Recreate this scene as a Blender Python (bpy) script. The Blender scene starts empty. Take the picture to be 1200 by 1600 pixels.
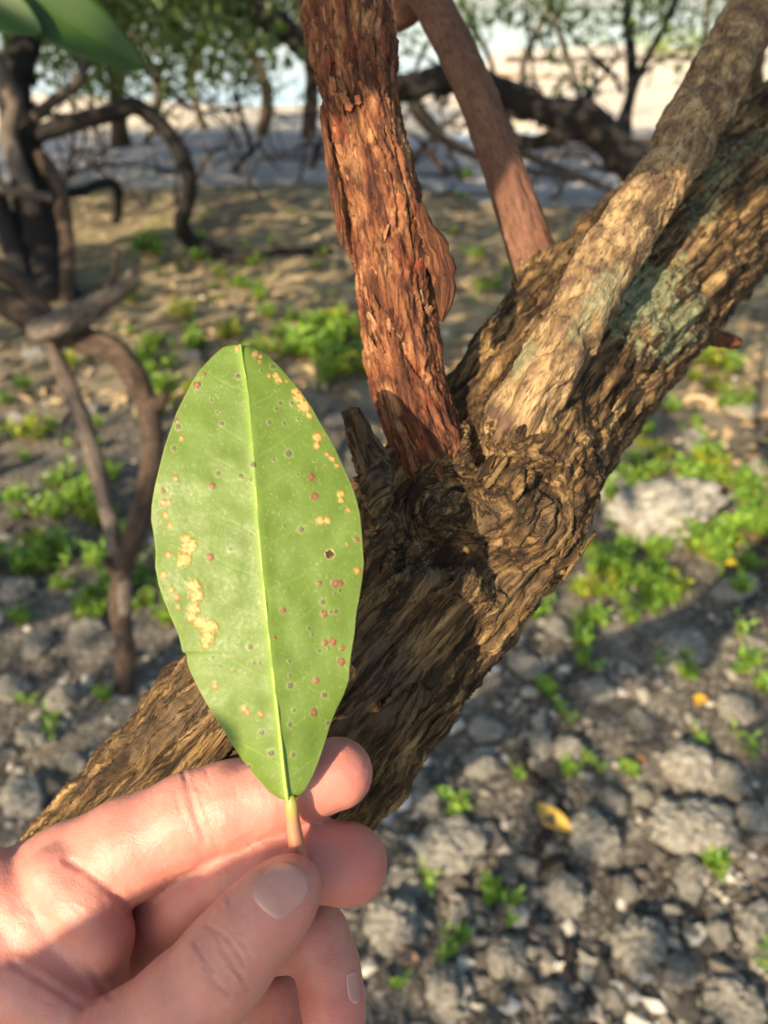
import bpy, math, random
import numpy as np
from mathutils import Vector
from mathutils.bvhtree import BVHTree

SC = bpy.context.scene
COL = SC.collection
rad = math.radians
rng = np.random.default_rng(7)
random.seed(7)

# ------------------------------------------------------------------ camera
F = 1202.0                       # focal length in pixels of the 1200 x 1600 photograph
PITCH = rad(33.0)
CAM = np.array([0.0, 0.0, 1.3])
RIGHT = np.array([1.0, 0, 0])
UP = np.array([0, math.sin(PITCH), math.cos(PITCH)])
FWD = np.array([0, math.cos(PITCH), -math.sin(PITCH)])
cam_d = bpy.data.cameras.new('camera')
cam_o = bpy.data.objects.new('camera', cam_d)
COL.objects.link(cam_o)
cam_o.location = CAM
cam_o.rotation_euler = (math.pi / 2 - PITCH, 0, 0)
cam_d.sensor_fit = 'VERTICAL'
cam_d.sensor_height = 24.0
cam_d.lens = F / 1600 * 24.0
cam_d.clip_start = 0.01
cam_d.clip_end = 6000
cam_d.dof.use_dof = True
cam_d.dof.focus_distance = 0.236
cam_d.dof.aperture_fstop = cam_d.lens / 2.6          # aperture 2.6 mm across, a phone's
SC.camera = cam_o

# ------------------------------------------------------------------ light
LIGHT_CAM = np.array([0.112, -0.006, 0.19])           # the way the sunlight travels, camera axes
LDIR = LIGHT_CAM[0] * RIGHT + LIGHT_CAM[1] * UP + LIGHT_CAM[2] * FWD
LDIR /= np.linalg.norm(LDIR)
TOSUN = -LDIR
SUN_EL = math.asin(TOSUN[2])
SUN_ROT = math.atan2(TOSUN[0], TOSUN[1])
w = bpy.data.worlds.new('World')
SC.world = w
w.use_nodes = True
sky = w.node_tree.nodes.new('ShaderNodeTexSky')
sky.sky_type = 'NISHITA'
sky.sun_disc = False
sky.sun_elevation = SUN_EL
sky.sun_rotation = SUN_ROT % (2 * math.pi)
sky.air_density = 1.0
sky.dust_density = 1.5
bg = w.node_tree.nodes['Background']
bg.inputs['Strength'].default_value = 0.135
w.node_tree.links.new(sky.outputs[0], bg.inputs['Color'])
sd = bpy.data.lights.new('sun', 'SUN')
so = bpy.data.objects.new('sun', sd)
COL.objects.link(so)
sd.energy = 5.0
sd.color = (1.0, 0.81, 0.57)
sd.angle = rad(0.5)
so.location = (-2, -4, 6)
so.rotation_euler = Vector(LDIR).to_track_quat('-Z', 'Y').to_euler()
vs = SC.view_settings
vs.view_transform = 'Standard'
vs.look = 'None'
vs.gamma = 1.0
vs.use_curve_mapping = False
vs.exposure = 1.05
SC.cycles.use_denoising = True
SC.cycles.denoising_input_passes = 'RGB_ALBEDO_NORMAL'
SC.cycles.denoising_prefilter = 'ACCURATE'
SC.cycles.use_adaptive_sampling = False
SC.cycles.max_bounces = 8

# ------------------------------------------------------------------ helpers
def cam3(px, py, d):
    return np.stack([(np.asarray(px, float) - 600) / F * d, (800 - np.asarray(py, float)) / F * d,
                     np.asarray(d, float) + 0 * np.asarray(px, float)], -1)

def c2w(p):
    p = np.asarray(p, float)
    return p[..., 0:1] * RIGHT + p[..., 1:2] * UP + p[..., 2:3] * FWD + CAM

def w2px(v):
    q = v - CAM
    z = q @ FWD
    return 600 + (q @ RIGHT) / z * F, 800 - (q @ UP) / z * F, z

def P(px, py, d):
    return c2w(cam3(px, py, d))

def ray(px, py):
    v = (px - 600) / F * RIGHT + (800 - py) / F * UP + FWD
    return v

def G(px, py, h=0.0):                                # where a pixel's ray meets the ground
    v = ray(px, py)
    return CAM + v * ((h - CAM[2]) / v[2])

_gt = rng.normal(size=(256, 3))
_gt /= np.linalg.norm(_gt, axis=1)[:, None]
_pm = rng.permutation(256)
_pm = np.concatenate([_pm, _pm, _pm]).astype(np.int64)

def noise(p, seed=0):
    p = np.asarray(p, float) + seed * 17.31
    i = np.floor(p).astype(np.int64)
    f = p - i
    u = f * f * f * (f * (f * 6 - 15) + 10)
    i &= 255
    out = 0
    for dx in (0, 1):
        wx = u[:, 0] if dx else 1 - u[:, 0]
        a = _pm[i[:, 0] + dx]
        for dy in (0, 1):
            wy = u[:, 1] if dy else 1 - u[:, 1]
            b = _pm[a + ((i[:, 1] + dy) & 255)]
            for dz in (0, 1):
                wz = u[:, 2] if dz else 1 - u[:, 2]
                g = _gt[_pm[b + ((i[:, 2] + dz) & 255)] & 255]
                out = out + wx * wy * wz * (g[:, 0] * (f[:, 0] - dx) + g[:, 1] * (f[:, 1] - dy) + g[:, 2] * (f[:, 2] - dz))
    return out * 1.5

def fbm(p, octv=4, seed=0, gain=0.5):
    a, s, t = 1.0, 0, np.asarray(p, float)
    for k in range(octv):
        s = s + a * noise(t, seed + k)
        t = t * 2.03
        a *= gain
    return s

def smooth(x, a, b):
    t = np.clip((x - a) / (b - a), 0, 1)
    return t * t * (3 - 2 * t)

ORIG = {}

def build(name, V, Fc, mat, parent=None, origin=None, smooth_sh=True, attrs=None, mats=None, fmat=None):
    """one mesh object from world-space vertices; a part is stored relative to its thing's base"""
    V = np.asarray(V, float)
    if parent is not None:
        o0 = ORIG[parent.name]
    else:
        o0 = np.zeros(3) if origin is None else np.asarray(origin, float)
    me = bpy.data.meshes.new(name)
    faces = Fc if isinstance(Fc, list) else [Fc]
    faces = [np.asarray(f, np.int64) for f in faces if len(f)]
    me.vertices.add(len(V))
    me.vertices.foreach_set('co', (V - o0).astype(np.float32).ravel())
    idx = np.concatenate([f.ravel() for f in faces])
    lens = np.concatenate([np.full(len(f), f.shape[1]) for f in faces])
    st = np.concatenate([[0], np.cumsum(lens)[:-1]])
    me.loops.add(len(idx))
    me.loops.foreach_set('vertex_index', idx.astype(np.int32))
    me.polygons.add(len(lens))
    me.polygons.foreach_set('loop_start', st.astype(np.int32))
    me.polygons.foreach_set('use_smooth', np.full(len(lens), smooth_sh))
    me.update(calc_edges=True)
    me.validate()
    for k, a in (attrs or {}).items():
        a = np.asarray(a, np.float32)
        if a.ndim == 1:
            me.attributes.new(k, 'FLOAT', 'POINT').data.foreach_set('value', a)
        elif a.shape[1] == 3:
            me.attributes.new(k, 'FLOAT_VECTOR', 'POINT').data.foreach_set('vector', a.ravel())
        else:
            me.attributes.new(k, 'FLOAT_COLOR', 'POINT').data.foreach_set('color', a.ravel())
    if mat is not None:
        me.materials.append(mat)
    o = bpy.data.objects.new(name, me)
    COL.objects.link(o)
    if parent is not None:
        o.parent = parent
    else:
        o.location = o0
    ORIG[o.name] = o0
    return o

def thing(name, loc, label, cat, group=None):
    o = bpy.data.objects.new(name, None)
    COL.objects.link(o)
    o.location = loc
    o.empty_display_size = 0.05
    ORIG[o.name] = np.asarray(loc, float)
    return tag(o, label, cat, group)

def tag(o, label, cat, group=None):
    o['label'] = label
    o['category'] = cat
    if group:
        o['group'] = group
    return o

def crm(pts, n):
    """Catmull-Rom through rows of pts (any width), n samples, even in arc length"""
    pts = np.asarray(pts, float)
    q = np.vstack([2 * pts[0] - pts[1], pts, 2 * pts[-1] - pts[-2]])
    m = len(pts) - 1
    t = np.linspace(0, m, 40 * m + 1)
    k = np.minimum(t.astype(int), m - 1)
    f = (t - k)[:, None]
    a, b, c, d = q[k], q[k + 1], q[k + 2], q[k + 3]
    r = 0.5 * (2 * b + (c - a) * f + (2 * a - 5 * b + 4 * c - d) * f ** 2 + (3 * b - a - 3 * c + d) * f ** 3)
    s = np.concatenate([[0], np.cumsum(np.linalg.norm(np.diff(r[:, :3], axis=0), axis=1))])
    ss = np.linspace(0, s[-1], n)
    return np.stack([np.interp(ss, s, r[:, j]) for j in range(pts.shape[1])], 1), ss

def frames(c):
    t = np.gradient(c, axis=0)
    t /= np.linalg.norm(t, axis=1)[:, None]
    e = np.zeros_like(c)
    a = np.array([0.3, -0.9, 0.2])
    for i in range(len(c)):
        a = a - t[i] * (a @ t[i])
        a /= np.linalg.norm(a)
        e[i] = a
    return t, e, np.cross(t, e)

def tube(pts, n, m, disp=None, stretch=0.16, cap=True):
    """sweep rows (x,y,z,r) in world space; disp(grain_metres, theta, s) -> metres along the radius.
    returns V, faces, attrs"""
    c, s = crm(pts, n)
    t, e1, e2 = frames(c[:, :3])
    th = np.linspace(0, 2 * math.pi, m, endpoint=False)
    ct, st_ = np.cos(th), np.sin(th)
    dirs = e1[:, None, :] * ct[None, :, None] + e2[:, None, :] * st_[None, :, None]
    R = c[:, 3][:, None] * np.ones(m)[None, :]
    rm = np.median(c[:, 3])
    g = np.stack([np.broadcast_to(ct * rm, (n, m)), np.broadcast_to(st_ * rm, (n, m)),
                  np.broadcast_to((s * stretch)[:, None], (n, m))], -1).reshape(-1, 3)
    h = np.zeros(n * m)
    if disp is not None:
        h = disp(g, np.broadcast_to(th, (n, m)).ravel(), np.broadcast_to(s[:, None], (n, m)).ravel())
    V = c[:, None, :3] + dirs * (R + h.reshape(n, m))[:, :, None]
    V = V.reshape(-1, 3)
    i = np.arange(n - 1)[:, None] * m
    j = np.arange(m)[None, :]
    jn = (j + 1) % m
    Fq = np.stack([i + j, i + jn, i + m + jn, i + m + j], -1).reshape(-1, 4)
    fl = [Fq]
    g2 = g
    if cap:
        V = np.vstack([V, c[0, :3] - t[0] * c[0, 3] * 0.35, c[-1, :3] + t[-1] * c[-1, 3] * 0.35])
        g2 = np.vstack([g, g[:m].mean(0), g[-m:].mean(0)])
        h = np.concatenate([h, [0, 0]])
        a, b = n * m, n * m + 1
        jj = np.arange(m)
        fl.append(np.stack([np.full(m, a), (jj + 1) % m, jj], 1))
        fl.append(np.stack([np.full(m, b), (n - 1) * m + jj, (n - 1) * m + (jj + 1) % m], 1))
    return V, fl, {'grain': g2 * 100, 'bh': h / max(1e-6, np.abs(h).max())}

def pxpts(rows):
    """(px, py, depth, radius in px) -> world (x, y, z, r)"""
    r = np.asarray(rows, float)
    return np.hstack([P(r[:, 0], r[:, 1], r[:, 2]), (r[:, 3] * r[:, 2] / F)[:, None]])

# signed-distance modelling ------------------------------------------------
def sd_chain(p, pts, k):
    """distance to a chain of tapered capsules; points far from it get the distance to its box instead"""
    pts = np.asarray(pts, float)
    lo_, hi_ = (pts[:, :3] - pts[:, 3:]).min(0), (pts[:, :3] + pts[:, 3:]).max(0)
    out = np.maximum(np.maximum(lo_ - p, p - hi_), 0)
    out = np.sqrt((out * out).sum(1)) + 0.004
    w_ = np.nonzero(out < 0.03)[0]
    if len(w_) == 0:
        return out
    out[w_] = _chain(p[w_], pts, k)
    return out

def _chain(p, pts, k):
    d = None
    for a, b in zip(pts[:-1], pts[1:]):
        ba = b[:3] - a[:3]
        h = np.clip(((p - a[:3]) @ ba) / (ba @ ba), 0, 1)
        v = np.linalg.norm(p - a[:3] - h[:, None] * ba, axis=1) - (a[3] + (b[3] - a[3]) * h)
        d = v if d is None else smin(d, v, k)
    return d

def smin(a, b, k):
    h = np.clip(0.5 + 0.5 * (b - a) / k, 0, 1)
    return b + (a - b) * h - k * h * (1 - h)

def smax(a, b, k):
    return -smin(-a, -b, k)

def ell(p, c, r):
    q = (p - c) / r
    n = np.linalg.norm(q, axis=1)
    return (n - 1) * np.min(r)

def sdf_mesh(fn, lo, hi, h):
    lo, hi = np.asarray(lo, float), np.asarray(hi, float)
    B = 8
    nb = np.ceil((hi - lo) / (h * B)).astype(int)
    ax = [lo[k] + h * B * (np.arange(nb[k]) + 0.5) for k in range(3)]
    cc = np.stack(np.meshgrid(*ax, indexing='ij'), -1).reshape(-1, 3)
    dc = fn(cc)
    full = np.repeat(np.repeat(np.repeat(dc.reshape(nb), B, 0), B, 1), B, 2).astype(np.float32)
    near = np.nonzero(np.abs(dc) < h * B * 1.35)[0]
    bi = np.stack(np.unravel_index(near, nb), 1)
    off = np.stack(np.meshgrid(*[np.arange(B)] * 3, indexing='ij'), -1).reshape(-1, 3)
    for s in range(0, len(bi), 600):
        ii = (bi[s:s + 600, None, :] * B + off[None]).reshape(-1, 3)
        full[ii[:, 0], ii[:, 1], ii[:, 2]] = fn(lo + (ii + 0.5) * h)
    S = full < 0
    c8 = [(a, b, c) for a in (0, 1) for b in (0, 1) for c in (0, 1)]
    n = np.array(S.shape) - 1
    sub = lambda A, a, b, c: A[a:a + n[0], b:b + n[1], c:c + n[2]]
    cnt = sum(sub(S, *q).astype(np.int8) for q in c8)
    act = np.argwhere((cnt > 0) & (cnt < 8))
    vid = np.full(n, -1, np.int64)
    vid[act[:, 0], act[:, 1], act[:, 2]] = np.arange(len(act))
    acc = np.zeros((len(act), 3))
    num = np.zeros(len(act))
    for q in c8:
        for k in range(3):
            if q[k]:
                continue
            r = list(q); r[k] = 1
            va = full[act[:, 0] + q[0], act[:, 1] + q[1], act[:, 2] + q[2]]
            vb = full[act[:, 0] + r[0], act[:, 1] + r[1], act[:, 2] + r[2]]
            cr = (va < 0) != (vb < 0)
            t = np.where(cr, va / np.where(cr, va - vb, 1), 0)
            pt = np.array(q, float)[None] + np.eye(3)[k][None] * t[:, None]
            acc += pt * cr[:, None]
            num += cr
    V = lo + (act + acc / num[:, None] + 0.5) * h
    quads = []
    for k in range(3):
        a, b = (k + 1) % 3, (k + 2) % 3
        sl0 = [slice(None)] * 3; sl1 = [slice(None)] * 3
        sl0[k] = slice(0, -1); sl1[k] = slice(1, None)
        A, Bv = S[tuple(sl0)], S[tuple(sl1)]
        e = np.argwhere(A != Bv)
        e = e[(e[:, a] > 0) & (e[:, b] > 0) & (e[:, a] < n[a]) & (e[:, b] < n[b])]
        q = []
        for (da, db) in ((-1, -1), (0, -1), (0, 0), (-1, 0)):
            f = e.copy(); f[:, a] += da; f[:, b] += db
            q.append(vid[f[:, 0], f[:, 1], f[:, 2]])
        q = np.stack(q, 1)
        flip = ~A[e[:, 0], e[:, 1], e[:, 2]]
        q[flip] = q[flip][:, ::-1]
        quads.append(q)
    Q = np.vstack(quads)
    return V, Q[(Q >= 0).all(1)]

def vsum(idx, vals, n):
    return np.stack([np.bincount(idx, vals[:, k], n) for k in range(3)], 1)

def subdivide(V, Q, lev=1):
    """one Catmull-Clark step on a quad mesh"""
    nV, nF = len(V), len(Q)
    fp = V[Q].mean(1)
    ea = np.concatenate([Q[:, k] for k in range(4)])
    eb = np.concatenate([Q[:, (k + 1) % 4] for k in range(4)])
    key = np.minimum(ea, eb) * np.int64(nV) + np.maximum(ea, eb)
    uk, inv = np.unique(key, return_inverse=True)
    inv = inv.ravel()
    e0, e1 = uk // nV, uk % nV
    nE = len(uk)
    fidx = np.tile(np.arange(nF), 4)
    cnt = np.bincount(inv, minlength=nE)
    fs = vsum(inv, fp[fidx], nE)
    mid = (V[e0] + V[e1]) / 2
    ep = np.where((cnt == 2)[:, None], (mid + fs / np.maximum(cnt, 1)[:, None]) / 2, mid)
    val = np.bincount(Q.ravel(), minlength=nV)
    Fa = vsum(Q.ravel(), np.repeat(fp, 4, 0), nV) / np.maximum(val, 1)[:, None]
    ne = np.bincount(np.concatenate([e0, e1]), minlength=nV)
    Ra = vsum(np.concatenate([e0, e1]), np.vstack([mid, mid]), nV) / np.maximum(ne, 1)[:, None]
    n = np.maximum(val, 3)[:, None]
    vp = np.where((val == ne)[:, None], (Fa + 2 * Ra + (n - 3) * V) / n, V)
    E = [nV + nF + inv[k * nF:(k + 1) * nF] for k in range(4)]
    C = nV + np.arange(nF)
    nq = np.vstack([np.stack([Q[:, k], E[k], C, E[(k - 1) % 4]], 1) for k in range(4)])
    return np.vstack([vp, fp, ep]), nq

def normals(V, Q):
    a, b, c, d = (V[Q[:, k]] for k in range(4))
    n = np.cross(c - a, d - b)
    N = vsum(Q.T.ravel(), np.tile(n, (4, 1)), len(V))
    return N / np.maximum(np.linalg.norm(N, axis=1), 1e-12)[:, None]

# ------------------------------------------------------------------ materials
class NT:
    def __init__(s, name, rough=0.7, spec=0.3):
        s.m = bpy.data.materials.new(name)
        s.m.use_nodes = True
        s.t = s.m.node_tree
        s.b = s.t.nodes['Principled BSDF']
        s.set('Roughness', rough)
        s.set('Specular IOR Level', spec)
    def set(s, k, v):
        s.inp(s.b.inputs[k], v)
        return s
    def inp(s, sock, v):
        if isinstance(v, bpy.types.NodeSocket):
            s.t.links.new(v, sock)
        elif isinstance(v, (tuple, list)) and len(v) == 3 and sock.type == 'RGBA':
            sock.default_value = (*v, 1)
        else:
            sock.default_value = v
    def n(s, typ, ins=None, out=0, **props):
        nd = s.t.nodes.new('ShaderNode' + typ)
        for k, v in props.items():
            setattr(nd, k, v)
        for k, v in (ins or {}).items():
            s.inp(nd.inputs[k], v)
        return nd.outputs[out]
    def attr(s, name, out='Fac'):
        return s.n('Attribute', out=out, attribute_name=name)
    def pos(s):
        return s.n('NewGeometry', out='Position')
    def obj(s):
        return s.n('TexCoord', out='Object')
    def tex(s, vec, scale, detail=4, rough=0.55, dist=0.0):
        return s.n('TexNoise', {'Vector': vec, 'Scale': scale, 'Detail': detail, 'Roughness': rough, 'Distortion': dist})
    def vor(s, vec, scale, out='Distance', feature='F1'):
        return s.n('TexVoronoi', {'Vector': vec, 'Scale': scale}, out=out, feature=feature)
    def ramp(s, fac, stops, interp='LINEAR'):
        nd = s.t.nodes.new('ShaderNodeValToRGB')
        nd.color_ramp.interpolation = interp
        e = nd.color_ramp.elements
        while len(e) < len(stops):
            e.new(0.5)
        for k, (p, c) in enumerate(stops):
            e[k].position = p
            c = (c, c, c) if isinstance(c, (int, float)) else c
            e[k].color = (*c, 1)
        s.inp(nd.inputs[0], fac)
        return nd.outputs[0]
    def mix(s, fac, a, b, blend='MIX'):
        nd = s.t.nodes.new('ShaderNodeMix')
        nd.data_type = 'RGBA'; nd.blend_type = blend
        s.inp(nd.inputs[0], fac); s.inp(nd.inputs[6], a); s.inp(nd.inputs[7], b)
        return nd.outputs[2]
    def math(s, op, a, b=0.0):
        return s.n('Math', {0: a, 1: b}, operation=op)
    def bump(s, h, strength=0.5, dist=0.001):
        s.set('Normal', s.n('Bump', {'Height': h, 'Strength': strength, 'Distance': dist}))
        return s

def bark_mat(name, ramp, patch, fissure, bump=0.0006, fine=5.0, lich=False, crack=0.4, rough=0.85, patch_scale=60, patch_rng=(0.5, 0.62)):
    m = NT(name, rough, 0.25)
    g = m.attr('grain', 'Vector')
    g2 = m.n('Mapping', {'Vector': g, 'Scale': (1.0, 1.0, 1.8)})
    a = m.tex(g2, 1.7, 8, 0.68, 0.35)
    c = m.ramp(a, ramp)
    pz = m.tex(m.obj(), patch_scale, 5, 0.6)
    c = m.mix(m.ramp(pz, [(patch_rng[0], 0.0), (patch_rng[1], 1.0)]), c, patch)
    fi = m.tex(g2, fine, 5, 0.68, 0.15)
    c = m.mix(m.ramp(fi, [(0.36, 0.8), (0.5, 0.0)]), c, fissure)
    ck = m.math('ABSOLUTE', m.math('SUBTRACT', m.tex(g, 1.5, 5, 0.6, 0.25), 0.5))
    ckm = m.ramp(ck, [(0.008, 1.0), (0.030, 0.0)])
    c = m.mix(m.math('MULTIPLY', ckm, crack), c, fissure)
    if lich:
        l = m.attr('lichen')
        ln = m.tex(m.obj(), 260, 4, 0.6)
        lc = m.ramp(ln, [(0.35, (0.13, 0.145, 0.075)), (0.65, (0.28, 0.30, 0.17))])
        c = m.mix(l, c, lc)
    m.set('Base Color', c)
    h = m.math('ADD', m.math('MULTIPLY', fi, 0.7), m.math('MULTIPLY', m.tex(g2, fine * 2.7, 3, 0.6), 0.5))
    h = m.math('SUBTRACT', h, m.math('MULTIPLY', ckm, crack))
    m.bump(h, 1.0, bump)
    return m.m

MAT = {}
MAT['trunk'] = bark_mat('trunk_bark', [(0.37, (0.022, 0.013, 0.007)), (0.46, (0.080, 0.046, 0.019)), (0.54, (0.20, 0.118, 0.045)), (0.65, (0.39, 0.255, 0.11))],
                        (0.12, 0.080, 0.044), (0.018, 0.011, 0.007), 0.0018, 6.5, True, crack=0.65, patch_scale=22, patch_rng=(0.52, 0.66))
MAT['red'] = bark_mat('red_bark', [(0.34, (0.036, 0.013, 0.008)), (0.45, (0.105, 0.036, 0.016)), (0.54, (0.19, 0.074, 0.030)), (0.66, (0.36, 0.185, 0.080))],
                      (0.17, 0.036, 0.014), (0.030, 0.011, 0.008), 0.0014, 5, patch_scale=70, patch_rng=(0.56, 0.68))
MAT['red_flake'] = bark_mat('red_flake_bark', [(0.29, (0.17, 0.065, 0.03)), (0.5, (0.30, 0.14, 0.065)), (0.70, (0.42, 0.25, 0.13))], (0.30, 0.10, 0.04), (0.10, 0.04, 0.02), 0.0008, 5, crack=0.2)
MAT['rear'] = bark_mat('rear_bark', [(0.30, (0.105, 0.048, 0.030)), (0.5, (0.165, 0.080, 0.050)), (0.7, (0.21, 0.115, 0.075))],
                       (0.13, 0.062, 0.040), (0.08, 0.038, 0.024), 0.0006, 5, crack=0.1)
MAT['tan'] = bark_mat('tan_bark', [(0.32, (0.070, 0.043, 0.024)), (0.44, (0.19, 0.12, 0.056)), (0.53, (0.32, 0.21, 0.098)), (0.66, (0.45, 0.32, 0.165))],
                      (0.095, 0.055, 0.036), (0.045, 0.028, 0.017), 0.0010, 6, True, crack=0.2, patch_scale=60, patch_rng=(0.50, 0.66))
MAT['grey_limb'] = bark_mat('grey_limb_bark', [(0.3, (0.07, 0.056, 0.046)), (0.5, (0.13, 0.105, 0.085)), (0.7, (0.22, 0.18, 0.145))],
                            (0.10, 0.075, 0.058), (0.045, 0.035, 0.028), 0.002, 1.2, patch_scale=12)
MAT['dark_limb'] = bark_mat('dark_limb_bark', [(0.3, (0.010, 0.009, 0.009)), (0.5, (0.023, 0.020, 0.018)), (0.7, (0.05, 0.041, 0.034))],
                            (0.018, 0.016, 0.015), (0.009, 0.008, 0.008), 0.003, 1.0, patch_scale=8)  # shade on the dark limbs is put into this near-black colour
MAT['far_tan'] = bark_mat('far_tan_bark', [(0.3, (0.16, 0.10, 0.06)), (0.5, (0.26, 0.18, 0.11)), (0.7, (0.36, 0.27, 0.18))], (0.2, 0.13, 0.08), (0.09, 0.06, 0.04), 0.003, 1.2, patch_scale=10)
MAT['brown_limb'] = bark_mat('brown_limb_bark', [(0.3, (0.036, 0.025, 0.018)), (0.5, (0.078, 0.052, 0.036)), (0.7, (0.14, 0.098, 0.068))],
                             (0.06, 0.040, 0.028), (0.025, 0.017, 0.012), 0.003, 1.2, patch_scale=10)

def leaf_cloud_mat(name, c0, c1, trans=0.35, rough=0.42):
    m = NT(name, rough, 0.4)
    c = m.ramp(m.attr('tint'), [(0.0, c0), (1.0, c1)])
    m.set('Base Color', c)
    tr = m.n('BsdfTranslucent', {'Color': m.mix(0.5, c, (0.30, 0.42, 0.03))})
    mx = m.n('MixShader', {0: trans, 1: m.b.outputs[0], 2: tr})
    m.t.links.new(mx, m.t.nodes['Material Output'].inputs[0])
    return m.m

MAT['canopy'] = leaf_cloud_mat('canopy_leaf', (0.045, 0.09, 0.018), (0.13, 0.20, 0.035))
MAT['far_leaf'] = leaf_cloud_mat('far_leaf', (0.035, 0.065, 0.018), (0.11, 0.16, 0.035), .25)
MAT['plant'] = leaf_cloud_mat('plant_leaf', (0.07, 0.19, 0.022), (0.27, 0.42, 0.04), 0.3)
MAT['plant_yellow'] = leaf_cloud_mat('plant_leaf_yellowing', (0.14, 0.26, 0.02), (0.45, 0.42, 0.03), 0.3)
MAT['litter'] = leaf_cloud_mat('leaf_litter', (0.22, 0.145, 0.08), (0.62, 0.46, 0.26), 0.1, 0.8)

# ------------------------------------------------------------------ ground, track, water
def shore(x):                                        # how far off the water begins
    return 15.5 + 26 * smooth(x, 1.0, 6.0) + 1.2 * np.sin(x * 0.7)

POOL = G(815, 203)

def gh(x, y):
    x, y = np.asarray(x, float), np.asarray(y, float)
    sh = x.shape
    p = np.stack([x.ravel(), y.ravel(), np.zeros(x.size)], 1)
    z = 0.035 * noise(p * 1.3, 3) + 0.018 * noise(p * 4.1, 4) + 0.008 * noise(p * 13, 5)
    far = smooth(p[:, 1], 6, 10)
    z = z * (1 - 0.8 * far)
    z -= 1.3 * smooth(p[:, 1] - shore(p[:, 0]), -1.0, 12)
    dp = np.hypot((p[:, 0] - POOL[0]) / 0.95, (p[:, 1] - POOL[1]) / 0.75)
    z -= 0.30 * (1 - smooth(dp, 0.2, 1.5))
    return z.reshape(sh)

def axis(fine_lo, fine_hi, step, far_lo, far_hi, grow=1.13):
    a = list(np.arange(fine_lo, fine_hi + 1e-6, step))
    s = step
    while a[-1] < far_hi:
        s *= grow; a.append(a[-1] + s)
    s = step
    while a[0] > far_lo:
        s *= grow; a.insert(0, a[0] - s)
    return np.array(a)

gx = axis(-2.6, 2.8, 0.032, -900, 900, 1.09)
gy = axis(0.3, 5.0, 0.032, -60, 1500, 1.09)
X, Y = np.meshgrid(gx, gy, indexing='ij')
Z = gh(X, Y)
GV = np.stack([X, Y, Z], -1).reshape(-1, 3)
nx_, ny_ = len(gx), len(gy)
ii = np.arange(nx_ - 1)[:, None] * ny_ + np.arange(ny_ - 1)[None, :]
GQ = np.stack([ii, ii + ny_, ii + ny_ + 1, ii + 1], -1).reshape(-1, 4)
m = NT('mud_and_sand', 0.9, 0.2)
pos = m.pos()
a = m.tex(pos, 2.2, 6, 0.6)
c = m.ramp(a, [(0.34, (0.036, 0.031, 0.025)), (0.5, (0.088, 0.078, 0.063)), (0.66, (0.18, 0.16, 0.13))])
sp = m.tex(pos, 70, 5, 0.75)
c = m.mix(m.ramp(sp, [(0.52, 0.0), (0.64, 0.9)]), c, (0.42, 0.38, 0.31))
c = m.mix(m.ramp(m.tex(pos, 160, 3, 0.7), [(0.30, 0.8), (0.44, 0.0)]), c, (0.035, 0.033, 0.03))
sp2 = m.vor(pos, 120)
c = m.mix(m.ramp(sp2, [(0.16, 0.7), (0.26, 0.0)]), c, m.ramp(m.vor(pos, 120, out='Color'), [(0.2, (0.03, 0.03, 0.03)), (0.6, (0.16, 0.15, 0.13)), (0.95, (0.42, 0.40, 0.36))]))
sep = m.n('SeparateXYZ', {0: pos}, out=1)
wob = m.math('ADD', sep, m.math('MULTIPLY', m.math('SUBTRACT', m.tex(pos, 0.8, 4, 0.6), 0.5), 3.0))
warm = m.ramp(m.tex(pos, 2.2, 8, 0.72), [(0.32, (0.085, 0.070, 0.045)), (0.45, (0.17, 0.135, 0.08)), (0.55, (0.36, 0.28, 0.16)), (0.60, (0.15, 0.145, 0.055)), (0.72, (0.30, 0.25, 0.12))])
f1 = m.n('MapRange', {0: wob, 1: 2.2, 2: 4.2})
c = m.mix(f1, c, warm)
f2 = m.n('MapRange', {0: wob, 1: 9.8, 2: 11.2})
sand = m.ramp(m.tex(pos, 3.0, 5, 0.6), [(0.3, (0.60, 0.49, 0.33)), (0.7, (0.78, 0.68, 0.51))])
c = m.mix(f2, c, sand)
m.set('Base Color', c)
m.bump(m.math('ADD', m.tex(pos, 60, 6, 0.7), m.math('MULTIPLY', sp2, 0.4)), 1.0, 0.007)
ground = build('ground', GV, GQ, m.m)
ground['kind'] = 'structure'

# a pale track crossing behind the mangroves
def ribbon(name, line, width, mat, lift, nw=10):
    c, s = crm(line, 140)
    t = np.gradient(c[:, :2], axis=0)
    t /= np.linalg.norm(t, axis=1)[:, None]
    nrm = np.stack([-t[:, 1], t[:, 0]], 1)
    u = np.linspace(-1, 1, nw)
    wv = width * (1 + 0.10 * np.sin(s * 1.7))[:, None] * u[None, :]
    xy = c[:, None, :2] + nrm[:, None, :] * wv[:, :, None]
    z = gh(xy[..., 0], xy[..., 1]) + lift * (1 - np.abs(u)[None, :] ** 6) + 0.004
    V = np.concatenate([xy, z[..., None]], -1).reshape(-1, 3)
    k = np.arange(len(c) - 1)[:, None] * nw + np.arange(nw - 1)[None, :]
    o = build(name, V, np.stack([k, k + 1, k + nw + 1, k + nw], -1).reshape(-1, 4), mat)
    o['kind'] = 'structure'
    return o

m = NT('track_grey', 0.9, 0.2)
c = m.ramp(m.tex(m.pos(), 2.5, 6, 0.65), [(0.3, (0.27, 0.255, 0.245)), (0.7, (0.38, 0.36, 0.345))])
m.set('Base Color', c)
m.bump(m.tex(m.pos(), 40, 5, 0.7), 0.6, 0.01)
ribbon('track', [(-14, 8.6, 0), (-7, 9.1, 0), (-2.5, 9.1, 0), (0.5, 8.9, 0), (2.6, 7.8, 0), (4.5, 6.6, 0), (9, 5.4, 0)], 1.75, m.m, 0.02)

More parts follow.
